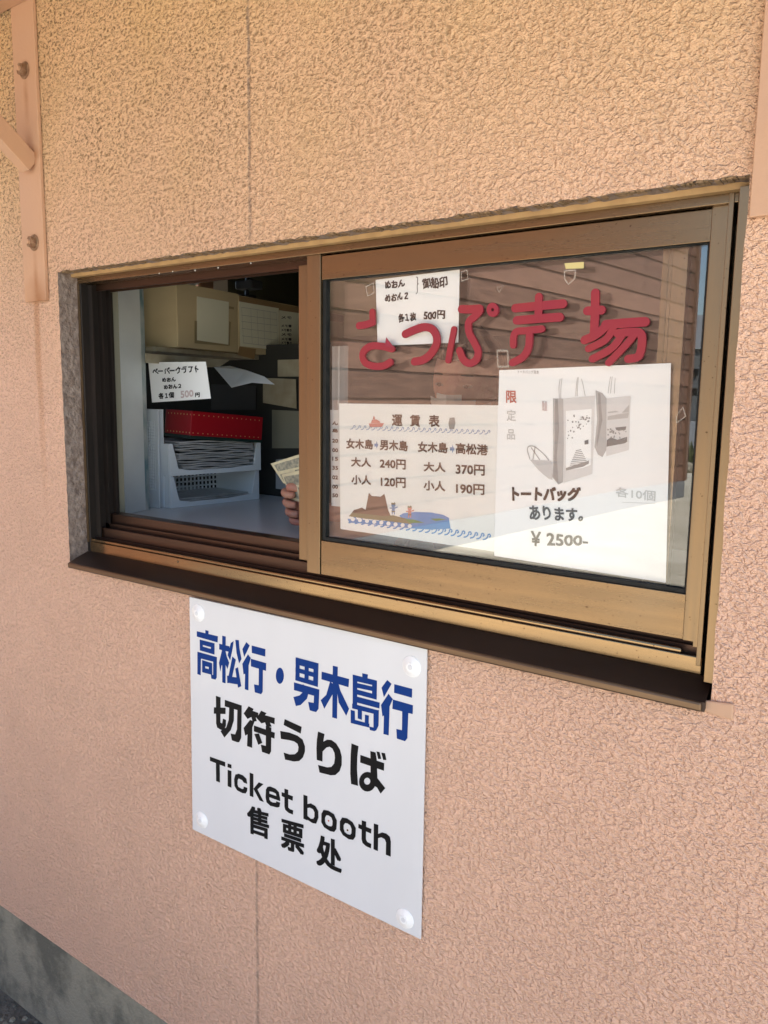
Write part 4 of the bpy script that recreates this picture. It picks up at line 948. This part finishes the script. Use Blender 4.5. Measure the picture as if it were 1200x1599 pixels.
MB().prism([Vector((p.x, p.y, cc.z+hb-.03)) for p in (onbox(374, 500), onbox(374, 500)+dcb*.9)]+[Vector((p.x, p.y, cc.z+hb-.004)) for p in (onbox(374, 500)+dcb*.9, onbox(374, 500))], ncb*.0006).build('packing_tape', M['kraft'], cb2)
def boxnote(name, label, quad, m, cat='paper note', lift=.001):
    q = [onbox(*p, lift) for p in quad]; c = sum(q, Vector())/4
    r = thing(name, label, cat, (c.x, c.y, min(p.z for p in q)))
    MB().prism(q, ncb*.0005).build('sheet', M[m], r); return r
z = lambda *p: zq(220, 400, 4.615, *p)
n1_ = boxnote('blank_note', 'blank cream note taped on the light cardboard box', z((403, 290), (632, 330), (630, 638), (402, 606)), 'paper_cream')
for q in (z((385, 465), (402, 468), (402, 612), (385, 628)), z((632, 360), (668, 368), (668, 384), (632, 378)), z((634, 470), (646, 474), (638, 648), (628, 640)), z((402, 606), (630, 638), (630, 648), (385, 628))):
    MB().prism([onbox(*p, .0018) for p in q], ncb*.0003).build('tape_strip', M['masking'], n1_)
n2_ = boxnote('ruled_sheet', 'ruled table sheet taped on the long cardboard box', z((706, 326), (992, 376), (996, 678), (716, 648)), 'paper_cream')
k = MB()
def lin(a, b, w=.0008): ribbon(k, [onbox(*z(a)[0], .0019), onbox(*z(b)[0], .0019)], w, ncb, (0, 0, 0), cap=False)
for (a, b) in (((724, 368), (976, 408)), ((724, 425), (980, 458)), ((724, 470), (980, 500)), ((724, 520), (982, 552)), ((728, 574), (984, 606)), ((740, 625), (984, 655)), ((724, 368), (738, 628)), ((976, 408), (984, 655)),
               ((790, 380), (800, 630)), ((836, 388), (845, 638)), ((884, 395), (892, 645)), ((930, 402), (938, 650))): lin(a, b)
k.build('ruled_lines', M['g1'], n2_)
n3_ = boxnote('written_sheet', 'cream sheet with small writing beside the ruled sheet', z((998, 390), (1240, 425), (1240, 690), (1000, 680)), 'paper_cream', lift=.0006)
k = MB()
for i, y in enumerate((430, 490, 520, 552, 585, 612)): text_into(k, 'メモ書き'[:2+i % 3], [onbox(*p, .0013) for p in z((1010, y), (1085, y+4), (1085, y+24), (1012, y+22))], ncb, bold=.0002)
k.build('handwriting', M['ink'], n3_)
# shelf under the boxes
sh = thing('shelf', 'stained shelf board carrying the cardboard boxes', 'shelf', (cc.x, cc.y, cc.z-.05))
b0 = Vector((cc.x, cc.y, cc.z-.0130)) - dcb*.05-ncb*.03
MB().prism([b0, b0+dcb*1.5, b0+dcb*1.5+lcb*.4, b0+lcb*.4], (0, 0, .0120)).build('shelf_board', M['shelf'], sh, bevel=.001)
q = [PP(*p, cc+ncb*.004, ncb) for p in z((30, 672), (700, 712), (640, 742), (560, 800), (490, 800), (30, 768))]
MB().prism([Vector((p.x, p.y, min(p.z, cc.z-.0232))) for p in q], ncb*.0025).build('stained_cloth', M['shelf'], sh)
# things lying above the boxes
bgp = thing('wrapped_bundle', 'pale striped bundle on top of the light cardboard box', 'bundle', (cc.x-.05, cc.y+.1, cc.z+hb+.001))
k = MB()
for i in range(6): a = onbox(262+i*10, 440)+lcb*.03; a.z = cc.z+hb+.012; k.tube([a, a+Vector((.002, .05, .03)), a+Vector((0, .1, .05))], [.011, .013, .010], 8)
k.build('bundle_folds', M['paper'], bgp, smooth=True)
eq = thing('desk_lamp_head', 'dark desk gadget standing on the long cardboard box', 'gadget', (onbox(408, 460).x-.06, onbox(408, 460).y, cc.z+hb+.001))
k = MB().disc((0, 0, 0), (0, 0, 1), .03, .028, .012, 16); k.tube([(0, 0, .01), (-.02, .02, .05), (-.05, .06, .12)], .006, 8); k.build('stand', M['darkmetal'], eq, local=True)
k = MB(); k.box(-.03, .04, -.02, .03, .03, .055); k.build('gadget_head', M['darkmetal'], eq, local=True, bevel=.004)

# papercraft notice hanging from the shelf
zc_ = lambda *p: zq(225, 560, 10.909, *p)
HY = .345
pc = sheet('papercraft_notice', 'handwritten paper craft price notice hanging under the shelf', 'paper note', zc_((75, 62), (1055, 52), (1140, 680), (140, 748)), Y=HY, th=.0005, curl=.0)
ph_ = lambda a, b: P(a, b, HY-.0010)
write(pc, 'handwriting', [('ペーパークラフト', zc_((148, 165), (935, 112), (935, 235), (155, 280))), ('めおん', zc_((310, 328), (542, 312), (542, 390), (315, 402))), ('めおん２', zc_((335, 448), (638, 425), (638, 502), (345, 525))),
      ('各１個', zc_((250, 588), (512, 565), (512, 668), (255, 690))), ('円', zc_((875, 582), (955, 575), (955, 655), (875, 655)))], ph_, 'ink', bold=.0006, wob=.03)
write(pc, 'red_handwriting', [('500', zc_((622, 552), (842, 530), (848, 645), (632, 675)))], ph_, 'ink_pale', bold=.0008)
# curled sheet
cs = thing('curled_sheet', 'loose white sheet curling out from under the shelf', 'paper note', tuple(P(380, 600, .50)))
z = lambda *p: zq(220, 400, 4.615, *p)
pts = [P(*z((528, 800))[0], .52), P(*z((655, 948))[0], .46), P(*z((800, 912))[0], .47), P(*z((965, 925))[0], .45), P(*z((890, 868))[0], .50), P(*z((760, 822))[0], .56), P(*z((640, 790))[0], .58)]
MB().add(pts+[p+Vector((.0, .0006, 0)) for p in pts], [(0, 1, 2, 5, 6), (2, 3, 4, 5), (13, 12, 9, 8, 7), (12, 11, 10, 9)]).build('sheet', M['paper'], cs)
# papers on the far wall
def farp(name, label, quad, Y, m):
    q = [P(*p, Y) for p in quad]; c = sum(q, Vector())/4
    r = thing(name, label, 'paper note', (c.x, Y, min(p.z for p in q))); MB().prism(q, (0, .002, 0)).build('sheet', M[m], r); return r
nbq = [P(232, 552, .80), P(520, 552, .80), P(520, 770, .80), P(232, 800, .80)]
nb = thing('notice_board', 'black notice board on the far wall of the booth', 'notice board', tuple(sum(nbq, Vector())/4))
MB().box(-3.0+.12, -.6, .80, .83, CZ-.1, .16).build('board_face', M['roomdark'], nb)
farp('wall_note', 'small pale note pinned high on the black notice board', ((434, 562), (500, 560), (500, 588), (434, 588)), .795, 'shelf')
f2 = farp('wall_note', 'larger pale note pinned below the small high one', ((411, 590), (462, 592), (463, 638), (411, 629)), .788, 'shelf')
farp('wall_note', 'grey note with faint print low on the notice board', ((431, 718), (447, 716), (447, 765), (431, 763)), .790, 'g2')
farp('wall_note', 'dim green-grey sheet in the middle of the notice board', ((425, 640), (470, 642), (470, 700), (425, 700)), .792, 'room')
farp('wall_note', 'dark grey sheet above the red box', ((330, 600), (400, 602), (400, 640), (330, 640)), .790, 'darkmetal')
dk = thing('brown_box', 'brown taped box deep in the booth behind the curled sheet', 'box', tuple(P(560, 560, 1.2)))
MB().prism([P(495, 430, 1.25), P(640, 425, 1.25), P(640, 520, 1.25), P(495, 530, 1.25)], (0, .3, 0)).build('carton', M['cardboard'], dk, bevel=.003)
# pale curtain seen through the glass
cu = thing('pale_curtain', 'narrow grey green curtain hanging behind the glass', 'curtain', tuple(P(530, 640, .45)))
k = MB(); a = P(520, 500, .45); b = P(542, 500, .45)
vs = []; n = 12
for i in range(n+1): x = a.x+(b.x-a.x)*i/n; vs += [(x, .45+.006*math.sin(i*1.7), -.25), (x, .45+.006*math.sin(i*1.7), .12)]
k.add(vs, [(2*i, 2*i+2, 2*i+3, 2*i+1) for i in range(n)]); k.build('curtain_cloth', M['g3'], cu)
sl_ = cu.children[0].modifiers.new('thick', 'SOLIDIFY'); sl_.thickness = .003

# ================================================================== CLERK
HC = P(700, 592, .52)                         # between the eyes
cl = thing('person', 'person in a dark jacket and white mask sitting behind the glass holding banknotes', 'person', (HC.x, HC.y+.1, -EYE+.1))
def skin_mesh(name, verts, edges, radii, m, root=0, sub=2, parent=cl):
    me = bpy.data.meshes.new(name); off = origin_of(parent)
    me.from_pydata([Vector(v)-off for v in verts], edges, []); me.materials.append(m)
    o = bpy.data.objects.new(name, me); COL.objects.link(o); o.parent = parent
    o.modifiers.new('skin', 'SKIN'); me.skin_vertices.new() if not me.skin_vertices else None
    for i, r in enumerate(radii): me.skin_vertices[0].data[i].radius = r if isinstance(r, tuple) else (r, r)
    me.skin_vertices[0].data[root].use_root = True
    s = o.modifiers.new('sub', 'SUBSURF'); s.levels = sub; s.render_levels = sub
    for mod in o.modifiers:
        if mod.type == 'SKIN': mod.use_smooth_shade = True
    return o
face_dir = (Vector((-.15, -1, 0))).normalized()     # looks down at the counter, a little to the left
HX, HY_, HZ = HC.x, HC.y+.085, HC.z
hand = P(468, 786, .30)
hip = Vector((HX+.05, HY_+.10, -EYE+.55)); chest = Vector((HX+.03, HY_+.06, HZ-.42)); neck0 = Vector((HX+.01, HY_+.045, HZ-.20)); neck1 = Vector((HX, HY_+.02, HZ-.09))
sR = Vector((HX-.18, HY_+.03, HZ-.30)); sL = Vector((HX+.22, HY_+.06, HZ-.30))
eR = Vector((HX-.20, HY_-.07, CZ+.10)); wR = hand+Vector((.155, .035, -.012)); eL = Vector((HX+.30, HY_-.06, CZ+.08)); wL = Vector((HX+.16, HY_-.28, CZ+.055))
kR = hip+Vector((-.12, -.40, -.02)); kL = hip+Vector((.14, -.40, -.02)); fR = kR+Vector((0, .02, -.43)); fL = kL+Vector((0, .02, -.43))
# one continuous body (skin), jacket grown over it
V = [hip, chest, neck0, neck1, sR, eR, wR, sL, eL, wL, kR, fR, kL, fL]
E_ = [(0, 1), (1, 2), (2, 3), (1, 4), (4, 5), (5, 6), (1, 7), (7, 8), (8, 9), (0, 10), (10, 11), (0, 12), (12, 13)]
RD = [.13, .14, .055, .050, .060, .042, .026, .060, .042, .028, .075, .045, .075, .045]
skin_mesh('body', V, E_, RD, M['skin'])
skin_mesh('jacket', V[:3]+[V[4], V[5], V[6]+Vector((.05, .01, .005)), V[7], V[8], V[9]], [(0, 1), (1, 2), (1, 3), (3, 4), (4, 5), (1, 6), (6, 7), (7, 8)],
          [.15, .165, .070, .078, .055, .040, .078, .055, .040], M['cloth'])
skin_mesh('trousers', [V[0]+Vector((0, 0, .02)), V[10], V[11], V[12], V[13]], [(0, 1), (1, 2), (0, 3), (3, 4)], [.155, .09, .06, .09, .06], M['cloth'])
def headmesh():
    bm = bmesh.new(); bmesh.ops.create_uvsphere(bm, u_segments=32, v_segments=24, radius=1)
    for v in bm.verts:
        x, y, z_ = v.co
        w = .074; d = .095; h = .118
        if z_ < -.1: k_ = 1-.42*((-z_-.1)/.9)**1.4; x *= k_; y = y*(1-.25*((-z_-.1)/.9)) - .06*((-z_-.1)/.9)
        X, Yv, Z = x*w, y*d, z_*h
        if y < 0:
            nose = math.exp(-(X/.012)**2)*math.exp(-((Z+.028)/.022)**2); Yv -= .020*nose
            eye = (math.exp(-((abs(X)-.032)/.014)**2))*math.exp(-((Z-.005)/.011)**2); Yv += .009*eye
            brow = math.exp(-((Z-.026)/.008)**2)*math.exp(-((abs(X)-.03)/.022)**2); Yv -= .004*brow
            lip = math.exp(-(X/.022)**2)*math.exp(-((Z+.064)/.008)**2); Yv -= .005*lip
        v.co = (X, Yv, Z)
    return bm
hd = bpy.data.objects.new('head', None)
def loc_obj(bm, name, m, smooth=True):
    me = bpy.data.meshes.new(name); bm.to_mesh(me); bm.free(); me.materials.append(m)
    for p in me.polygons: p.use_smooth = smooth
    o = bpy.data.objects.new(name, me); COL.objects.link(o); o.parent = cl
    o.location = Vector((HX, HY_, HZ-.002))-origin_of(cl); o.rotation_euler = (R_(10), R_(4), math.atan2(-face_dir.x, -face_dir.y)*-1*-1)
    return o
h_o = loc_obj(headmesh(), 'head', M['skin'])
def sphere_part(cxyz, r, name, m, sc3=(1, 1, 1), seg=12, parent=h_o):
    bm = bmesh.new(); bmesh.ops.create_uvsphere(bm, u_segments=seg, v_segments=seg-2, radius=r)
    for v in bm.verts: v.co = Vector((v.co.x*sc3[0], v.co.y*sc3[1], v.co.z*sc3[2]))+Vector(cxyz)
    me = bpy.data.meshes.new(name); bm.to_mesh(me); bm.free(); me.materials.append(m)
    for p in me.polygons: p.use_smooth = True
    o = bpy.data.objects.new(name, me); COL.objects.link(o); o.parent = parent; return o
for sx in (-1, 1):
    sphere_part((sx*.032, -.0800, .003), .0115, 'eye', M['eyewhite'], (1.1, .7, .36)); sphere_part((sx*.032, -.0872, .003), .0056, 'iris', M['ink_black'], (1, .5, .75), 8)
    sphere_part((sx*.032, -.0865, .027), .016, 'eyebrow', M['hair'], (1.15, .25, .14), 8)
    sphere_part((sx*.0755, .005, -.005), .020, 'ear', M['skin'], (.35, .8, 1.3), 10)
# hair: shell over the skull
bm = bmesh.new(); bmesh.ops.create_uvsphere(bm, u_segments=28, v_segments=20, radius=1)
bmesh.ops.delete(bm, geom=[v for v in bm.verts if (v.co.z < .42 and v.co.y < -.15) or v.co.z < -.45], context='VERTS')
for v in bm.verts: k_ = 1+.03*math.sin(v.co.x*23+v.co.z*17); v.co = Vector((v.co.x*.081*k_, v.co.y*.102*k_+.004, v.co.z*.126*k_))
me = bpy.data.meshes.new('hair'); bm.to_mesh(me); bm.free(); me.materials.append(M['hair'])
ho = bpy.data.objects.new('hair', me); COL.objects.link(ho); ho.parent = h_o; ho.modifiers.new('thick', 'SOLIDIFY').thickness = .006
# mask
bm = bmesh.new(); bmesh.ops.create_uvsphere(bm, u_segments=32, v_segments=28, radius=1)
bmesh.ops.delete(bm, geom=[v for v in bm.verts if v.co.y > -.05 or v.co.z > .13 - .30*abs(v.co.x) or v.co.z < -.93], context='VERTS')
for v in bm.verts:
    x, y, z_ = v.co
    if z_ < -.1: k_ = 1-.36*((-z_-.1)/.9)**1.4; x *= k_
    v.co = (x*.078, y*.100-.012-.010*math.exp(-(x/.25)**2), z_*.122-.012)
me = bpy.data.meshes.new('face_mask'); bm.to_mesh(me); bm.free(); me.materials.append(M['mask'])
mo = bpy.data.objects.new('face_mask', me); COL.objects.link(mo); mo.parent = h_o; mo.modifiers.new('thick', 'SOLIDIFY').thickness = .002

# right hand: palm with five fingers curled round the notes; knuckles towards the window
def hand_mesh(c):
    X = Vector((-1, -.25, .05)).normalized(); Z = Vector((.05, -.12, 1)).normalized(); Yd = Z.cross(X).normalized()   # X points out to the knuckles, Z up, Yd to the window side
    if Yd.y > 0: Yd = -Yd
    def L(a, b, d): return c + X*a + Yd*b + Z*d
    palm = skin_mesh('palm', [wR, L(-.055, .0, -.010), L(-.030, .004, .0), L(-.002, .008, .018), L(-.004, .008, -.022), L(-.034, .004, .016)],
                     [(0, 1), (1, 2), (2, 3), (2, 4), (2, 5)], [.024, .022, .024, .017, .016, .016], M['skin'], root=1)
    lens = (1.0, 1.08, 1.02, .85)
    for i, zz in enumerate((.032, .011, -.010, -.029)):
        s = lens[i]; sk = -.004*i
        vs = [L(-.012, -.004, zz), L(.012+sk, .004, zz), L(.020*s+sk, .018, zz-.001), L(.006+sk, .030*s+.002, zz-.002), L(-.016+sk, .030*s, zz-.002)]
        skin_mesh('finger', vs, [(0, 1), (1, 2), (2, 3), (3, 4)], [.0105, .0108, .0100, .0092, .0080], M['skin'], root=0)
    skin_mesh('thumb', [L(-.045, .0, .016), L(-.030, .012, .036), L(-.010, .020, .046), L(.010, .026, .044)], [(0, 1), (1, 2), (2, 3)], [.014, .0125, .0112, .0095], M['skin'], root=0)
    return L
HL = hand_mesh(P(463, 788, .31))
# left hand resting on the counter
def left_hand():
    c = wL
    d = (wL-eL).normalized(); d.z = 0; d.normalize(); sd = Vector((-d.y, d.x, 0))
    skin_mesh('palm', [c, c+d*.04+Vector((0, 0, -.01)), c+d*.07+sd*.022-Vector((0, 0, .015)), c+d*.07-sd*.022-Vector((0, 0, .015))], [(0, 1), (1, 2), (1, 3)], [(.026, .02), (.03, .016), .014, .014], M['skin'], root=0)
    for i, o_ in enumerate((.030, .010, -.010, -.029)):
        l_ = (.068, .076, .070, .055)[i]; s0 = c+d*.07+sd*o_-Vector((0, 0, .015))
        skin_mesh('finger', [s0-d*.015, s0+d*l_*.5+Vector((0, 0, .006)), s0+d*l_*.8-Vector((0, 0, .004)), s0+d*l_-Vector((0, 0, .018))], [(0, 1), (1, 2), (2, 3)], [.010, .009, .0085, .0075], M['skin'])
    s0 = c+d*.03+sd*.02
    skin_mesh('thumb', [s0, s0+d*.03+sd*.03-Vector((0, 0, .01)), s0+d*.06+sd*.035-Vector((0, 0, .02))], [(0, 1), (1, 2)], [.013, .011, .009], M['skin'])
left_hand()
# banknotes fanned in the hand
def note(pxq, Y0, Y1, label):
    q = [P(pxq[0][0], pxq[0][1], Y0), P(pxq[1][0], pxq[1][1], Y1), P(pxq[2][0], pxq[2][1], Y1), P(pxq[3][0], pxq[3][1], Y0)]
    c = q[3]; r = thing('banknote', label, 'banknote', tuple(c), 'banknotes held in the hand')
    n = (q[1]-q[0]).cross(q[3]-q[0]).normalized()
    if n.y > 0: n = -n
    def at(u, v, l=0):
        return q[0]*(1-u)*(1-v)+q[1]*u*(1-v)+q[2]*u*v+q[3]*(1-u)*v + n*(.003*math.sin(u*3.1)+l)
    N_ = 10; vs = [at(i/N_, k_/4) for i in range(N_+1) for k_ in range(5)]; vs += [v-n*.0004 for v in vs]; st_ = 55
    fs = [(i*5+k_, i*5+k_+1, i*5+k_+6, i*5+k_+5) for i in range(N_) for k_ in range(4)]; fs += [tuple(st_+x for x in f[::-1]) for f in fs]
    MB().add(vs, fs).build('note_paper', M['note'], r)
    k = MB()
    for (u0, u1, v0, v1) in ((.06, .94, .10, .42), (.06, .40, .56, .90), (.48, .92, .50, .90)):
        k.add([at(u0+(u1-u0)*i/6, vv, .0005) for i in range(7) for vv in (v0, v1)], [(2*i, 2*i+1, 2*i+3, 2*i+2) for i in range(6)])
    k.build('note_print', M['noteink'], r)
note(((423, 724), (492, 702), (500, 752), (443, 755)), .30, .285, 'banknote fanned out behind, its corner pointing left')
note(((440, 741), (480, 732), (498, 790), (455, 780)), .292, .278, 'front banknote gripped upright between the fingers')

# ================================================================== ACROSS THE YARD (seen mirrored in the glass)
def MIR(v): return Vector((v[0], 2*(GY)-v[1], v[2]))
A = MIR((-4.679, 4.674, 0)); Bp = MIR((-3.809, 13.356, 0)); d = (Bp-A); d.z = 0; Lw = d.length; d.normalize()
out = Vector((-d.y, d.x, 0));
if out.x < 0: out = -out
A0 = A - d*4.2; A0.y = min(A0.y, -.55); L2 = (Bp-A0).length
opp = thing('timber_building', 'brown clapboard building across the yard', 'building', (A0.x, A0.y, -EYE))
bs = .27; kzb = -1.36+.10
_n = M['siding'].node_tree.nodes; _l = M['siding'].node_tree.links; _b = _n['Principled BSDF']; _c = _b.inputs['Base Color'].links[0].from_socket
_oi = _n.new('ShaderNodeObjectInfo'); _mr = _n.new('ShaderNodeMapRange'); _mr.inputs['To Min'].default_value = .78; _mr.inputs['To Max'].default_value = 1.22; _l.new(_oi.outputs['Random'], _mr.inputs[0])
_vm = _n.new('ShaderNodeVectorMath'); _vm.operation = 'SCALE'; _l.new(_c, _vm.inputs[0]); _l.new(_mr.outputs[0], _vm.inputs['Scale']); _l.new(_vm.outputs[0], _b.inputs['Base Color'])
bsh = None
for i in range(18):
    z0 = -1.335+bs*i
    if bsh is None:
        mb = MB(); mb.prism([(0, 0, 0), (0, -.001, bs+.012), (0, .020, bs+.012), (0, .038, .0)], (1, 0, 0))
        vs = mb.v
        me = bpy.data.meshes.new('board'); me.from_pydata([(x*L2, y, zz) for x, y, zz in vs], [], mb.f); me.materials.append(M['siding']); bsh = me
    o = bpy.data.objects.new('board', bsh); COL.objects.link(o); o.parent = opp
    o.location = (0, 0, z0+EYE); o.rotation_euler = (0, 0, math.atan2(d.y, d.x))
# board local y must point outwards
ang = math.atan2(d.y, d.x); ly = Vector((-math.sin(ang), math.cos(ang), 0))
if ly.dot(out) < 0:
    for o in opp.children:
        if o.name.startswith('board'): o.scale = (1, -1, 1)
back_ = -out
def slab(a, b, t0, t1, z0, z1): return MB().prism([a+out*t0+Vector((0, 0, z0)), b+out*t0+Vector((0, 0, z0)), b+out*t1+Vector((0, 0, z0)), a+out*t1+Vector((0, 0, z0))], (0, 0, z1-z0))
A0z = Vector((A0.x, A0.y, 0)); Bz = Vector((Bp.x, Bp.y, 0))
slab(A0z, Bz, -4, -.002, -1.34, 3.5).build('wall', M['siding_post'], opp)
slab(A0z-d*.05, Bz+d*.02, -4, .05, -EYE-.1, -1.338).build('footing', M['footing'], opp)
slab(Bz, Bz+d*.09, -.12, .06, -1.336, 3.5).build('corner_trim', M['siding_post'], opp)
slab(A0z-d*.2, Bz+d*.4, -4.2, .35, 3.52, 3.72).build('roof', M['roofgrey'], opp)
# far house, stone edge and weeds beyond the corner
def FARp(px, py, dep): v = CAM+ray(px, py)*dep; return MIR(v)
def farbox(nm, px0, px1, py0, py1, dep, thick, m, parent):
    a = FARp(px0, py1, dep); b = FARp(px1, py1, dep); t = FARp(px0, py0, dep); dd = (b-a); dd.z = 0; dd.normalize(); nn = Vector((-dd.y, dd.x, 0))
    if nn.y > 0: nn = -nn
    return MB().prism([Vector((a.x, a.y, a.z)), Vector((b.x, b.y, a.z)), Vector((b.x, b.y, a.z))+nn*thick, Vector((a.x, a.y, a.z))+nn*thick], (0, 0, t.z-a.z)).build(nm, M[m], parent, fix=True)
hb_ = FARp(1100, 690, 27)
fh = thing('grey_house', 'grey roofed house seen far off past the timber building corner', 'house', (hb_.x, hb_.y, -EYE))
farbox('wall', 1040, 1240, 546, 655, 27, 6, 'darkwall', fh); farbox('lower_wall', 1040, 1240, 656, 700, 26.8, 6, 'paleWall', fh)
farbox('window', 1078, 1090, 578, 588, 26.7, .1, 'ink_black', fh); farbox('window', 1074, 1088, 607, 618, 26.6, .1, 'ink_black', fh); farbox('window', 1110, 1130, 578, 618, 26.6, .1, 'ink_black', fh)
a = FARp(1060, 545, 26.5); b = FARp(1280, 545, 26.5); c_ = FARp(1180, 478, 29); a2 = FARp(1060, 545, 33); b2 = FARp(1280, 545, 33)
MB().add([a, b, FARp(1250, 492, 29), FARp(1084, 492, 29), a2, b2], [(0, 1, 2, 3), (4, 3, 2, 5), (0, 3, 4), (1, 5, 2), (0, 4, 5, 1)]).build('roof', M['roofgrey'], fh, fix=True)
sw_ = FARp(1100, 735, 19)
swl = thing('stone_edging', 'low edging of field stones beyond the yard', 'wall', (sw_.x, sw_.y, -EYE))
for i in range(26):
    p = FARp(1062+i*7, 732, 19); p.z = -EYE
    bm = bmesh.new(); bmesh.ops.create_icosphere(bm, subdivisions=2, radius=.16)
    for v in bm.verts: v.co *= random.uniform(.85, 1.1)
    me = bpy.data.meshes.new('stone'); bm.to_mesh(me); bm.free(); me.materials.append(M['stone'])
    o = bpy.data.objects.new('stone', me); COL.objects.link(o); o.parent = swl; o.location = p+Vector((0, random.uniform(-.05, .05), .10))-origin_of(swl); o.rotation_euler = (random.random()*3, random.random()*3, 0); o.scale = (1.1, 1, .8)
k = MB()
for i in range(1500):
    p = FARp(random.uniform(1055, 1220), 720, random.uniform(20, 25)); p.z = -EYE
    h = random.uniform(.15, .55); a_ = random.random()*6.3; w = .02; dx = Vector((math.cos(a_), math.sin(a_), 0)); le = Vector((random.uniform(-.15, .15), random.uniform(-.15, .15), h))
    k.add([p-dx*w, p+dx*w, p+le*.6+dx*w*1.3, p+le, p+le*.6-dx*w*1.3], [(0, 1, 2, 3, 4)])
tag(k.build('weeds', M['weed']), 'rough green weeds growing in front of the far house', 'weeds', kind='stuff')
k = MB(); random.seed(5)
for i in range(1300):                        # stones lying in the yard
    x = random.uniform(-4.2, 3); y = random.uniform(-16, -3.4); r = random.uniform(.006, .022)
    k.disc((x, y, -EYE-.002), (0, 0, 1), r, r*.5, r*.6, 5)
tag(k.build('gravel', mat('pale_gravel', (.50, .47, .39), .95, noise=(5, .9, (.36, .33, .27), 4))), 'loose stones scattered over the sandy yard', 'gravel', kind='stuff')

# ------------------------------------------------------------------ lift the whole place so that the ground is at z = 0
for o in list(COL.objects):
    if o.parent is None and o.type not in ('CAMERA', 'LIGHT'): o.location.z += EYE
bpy.context.view_layer.update()
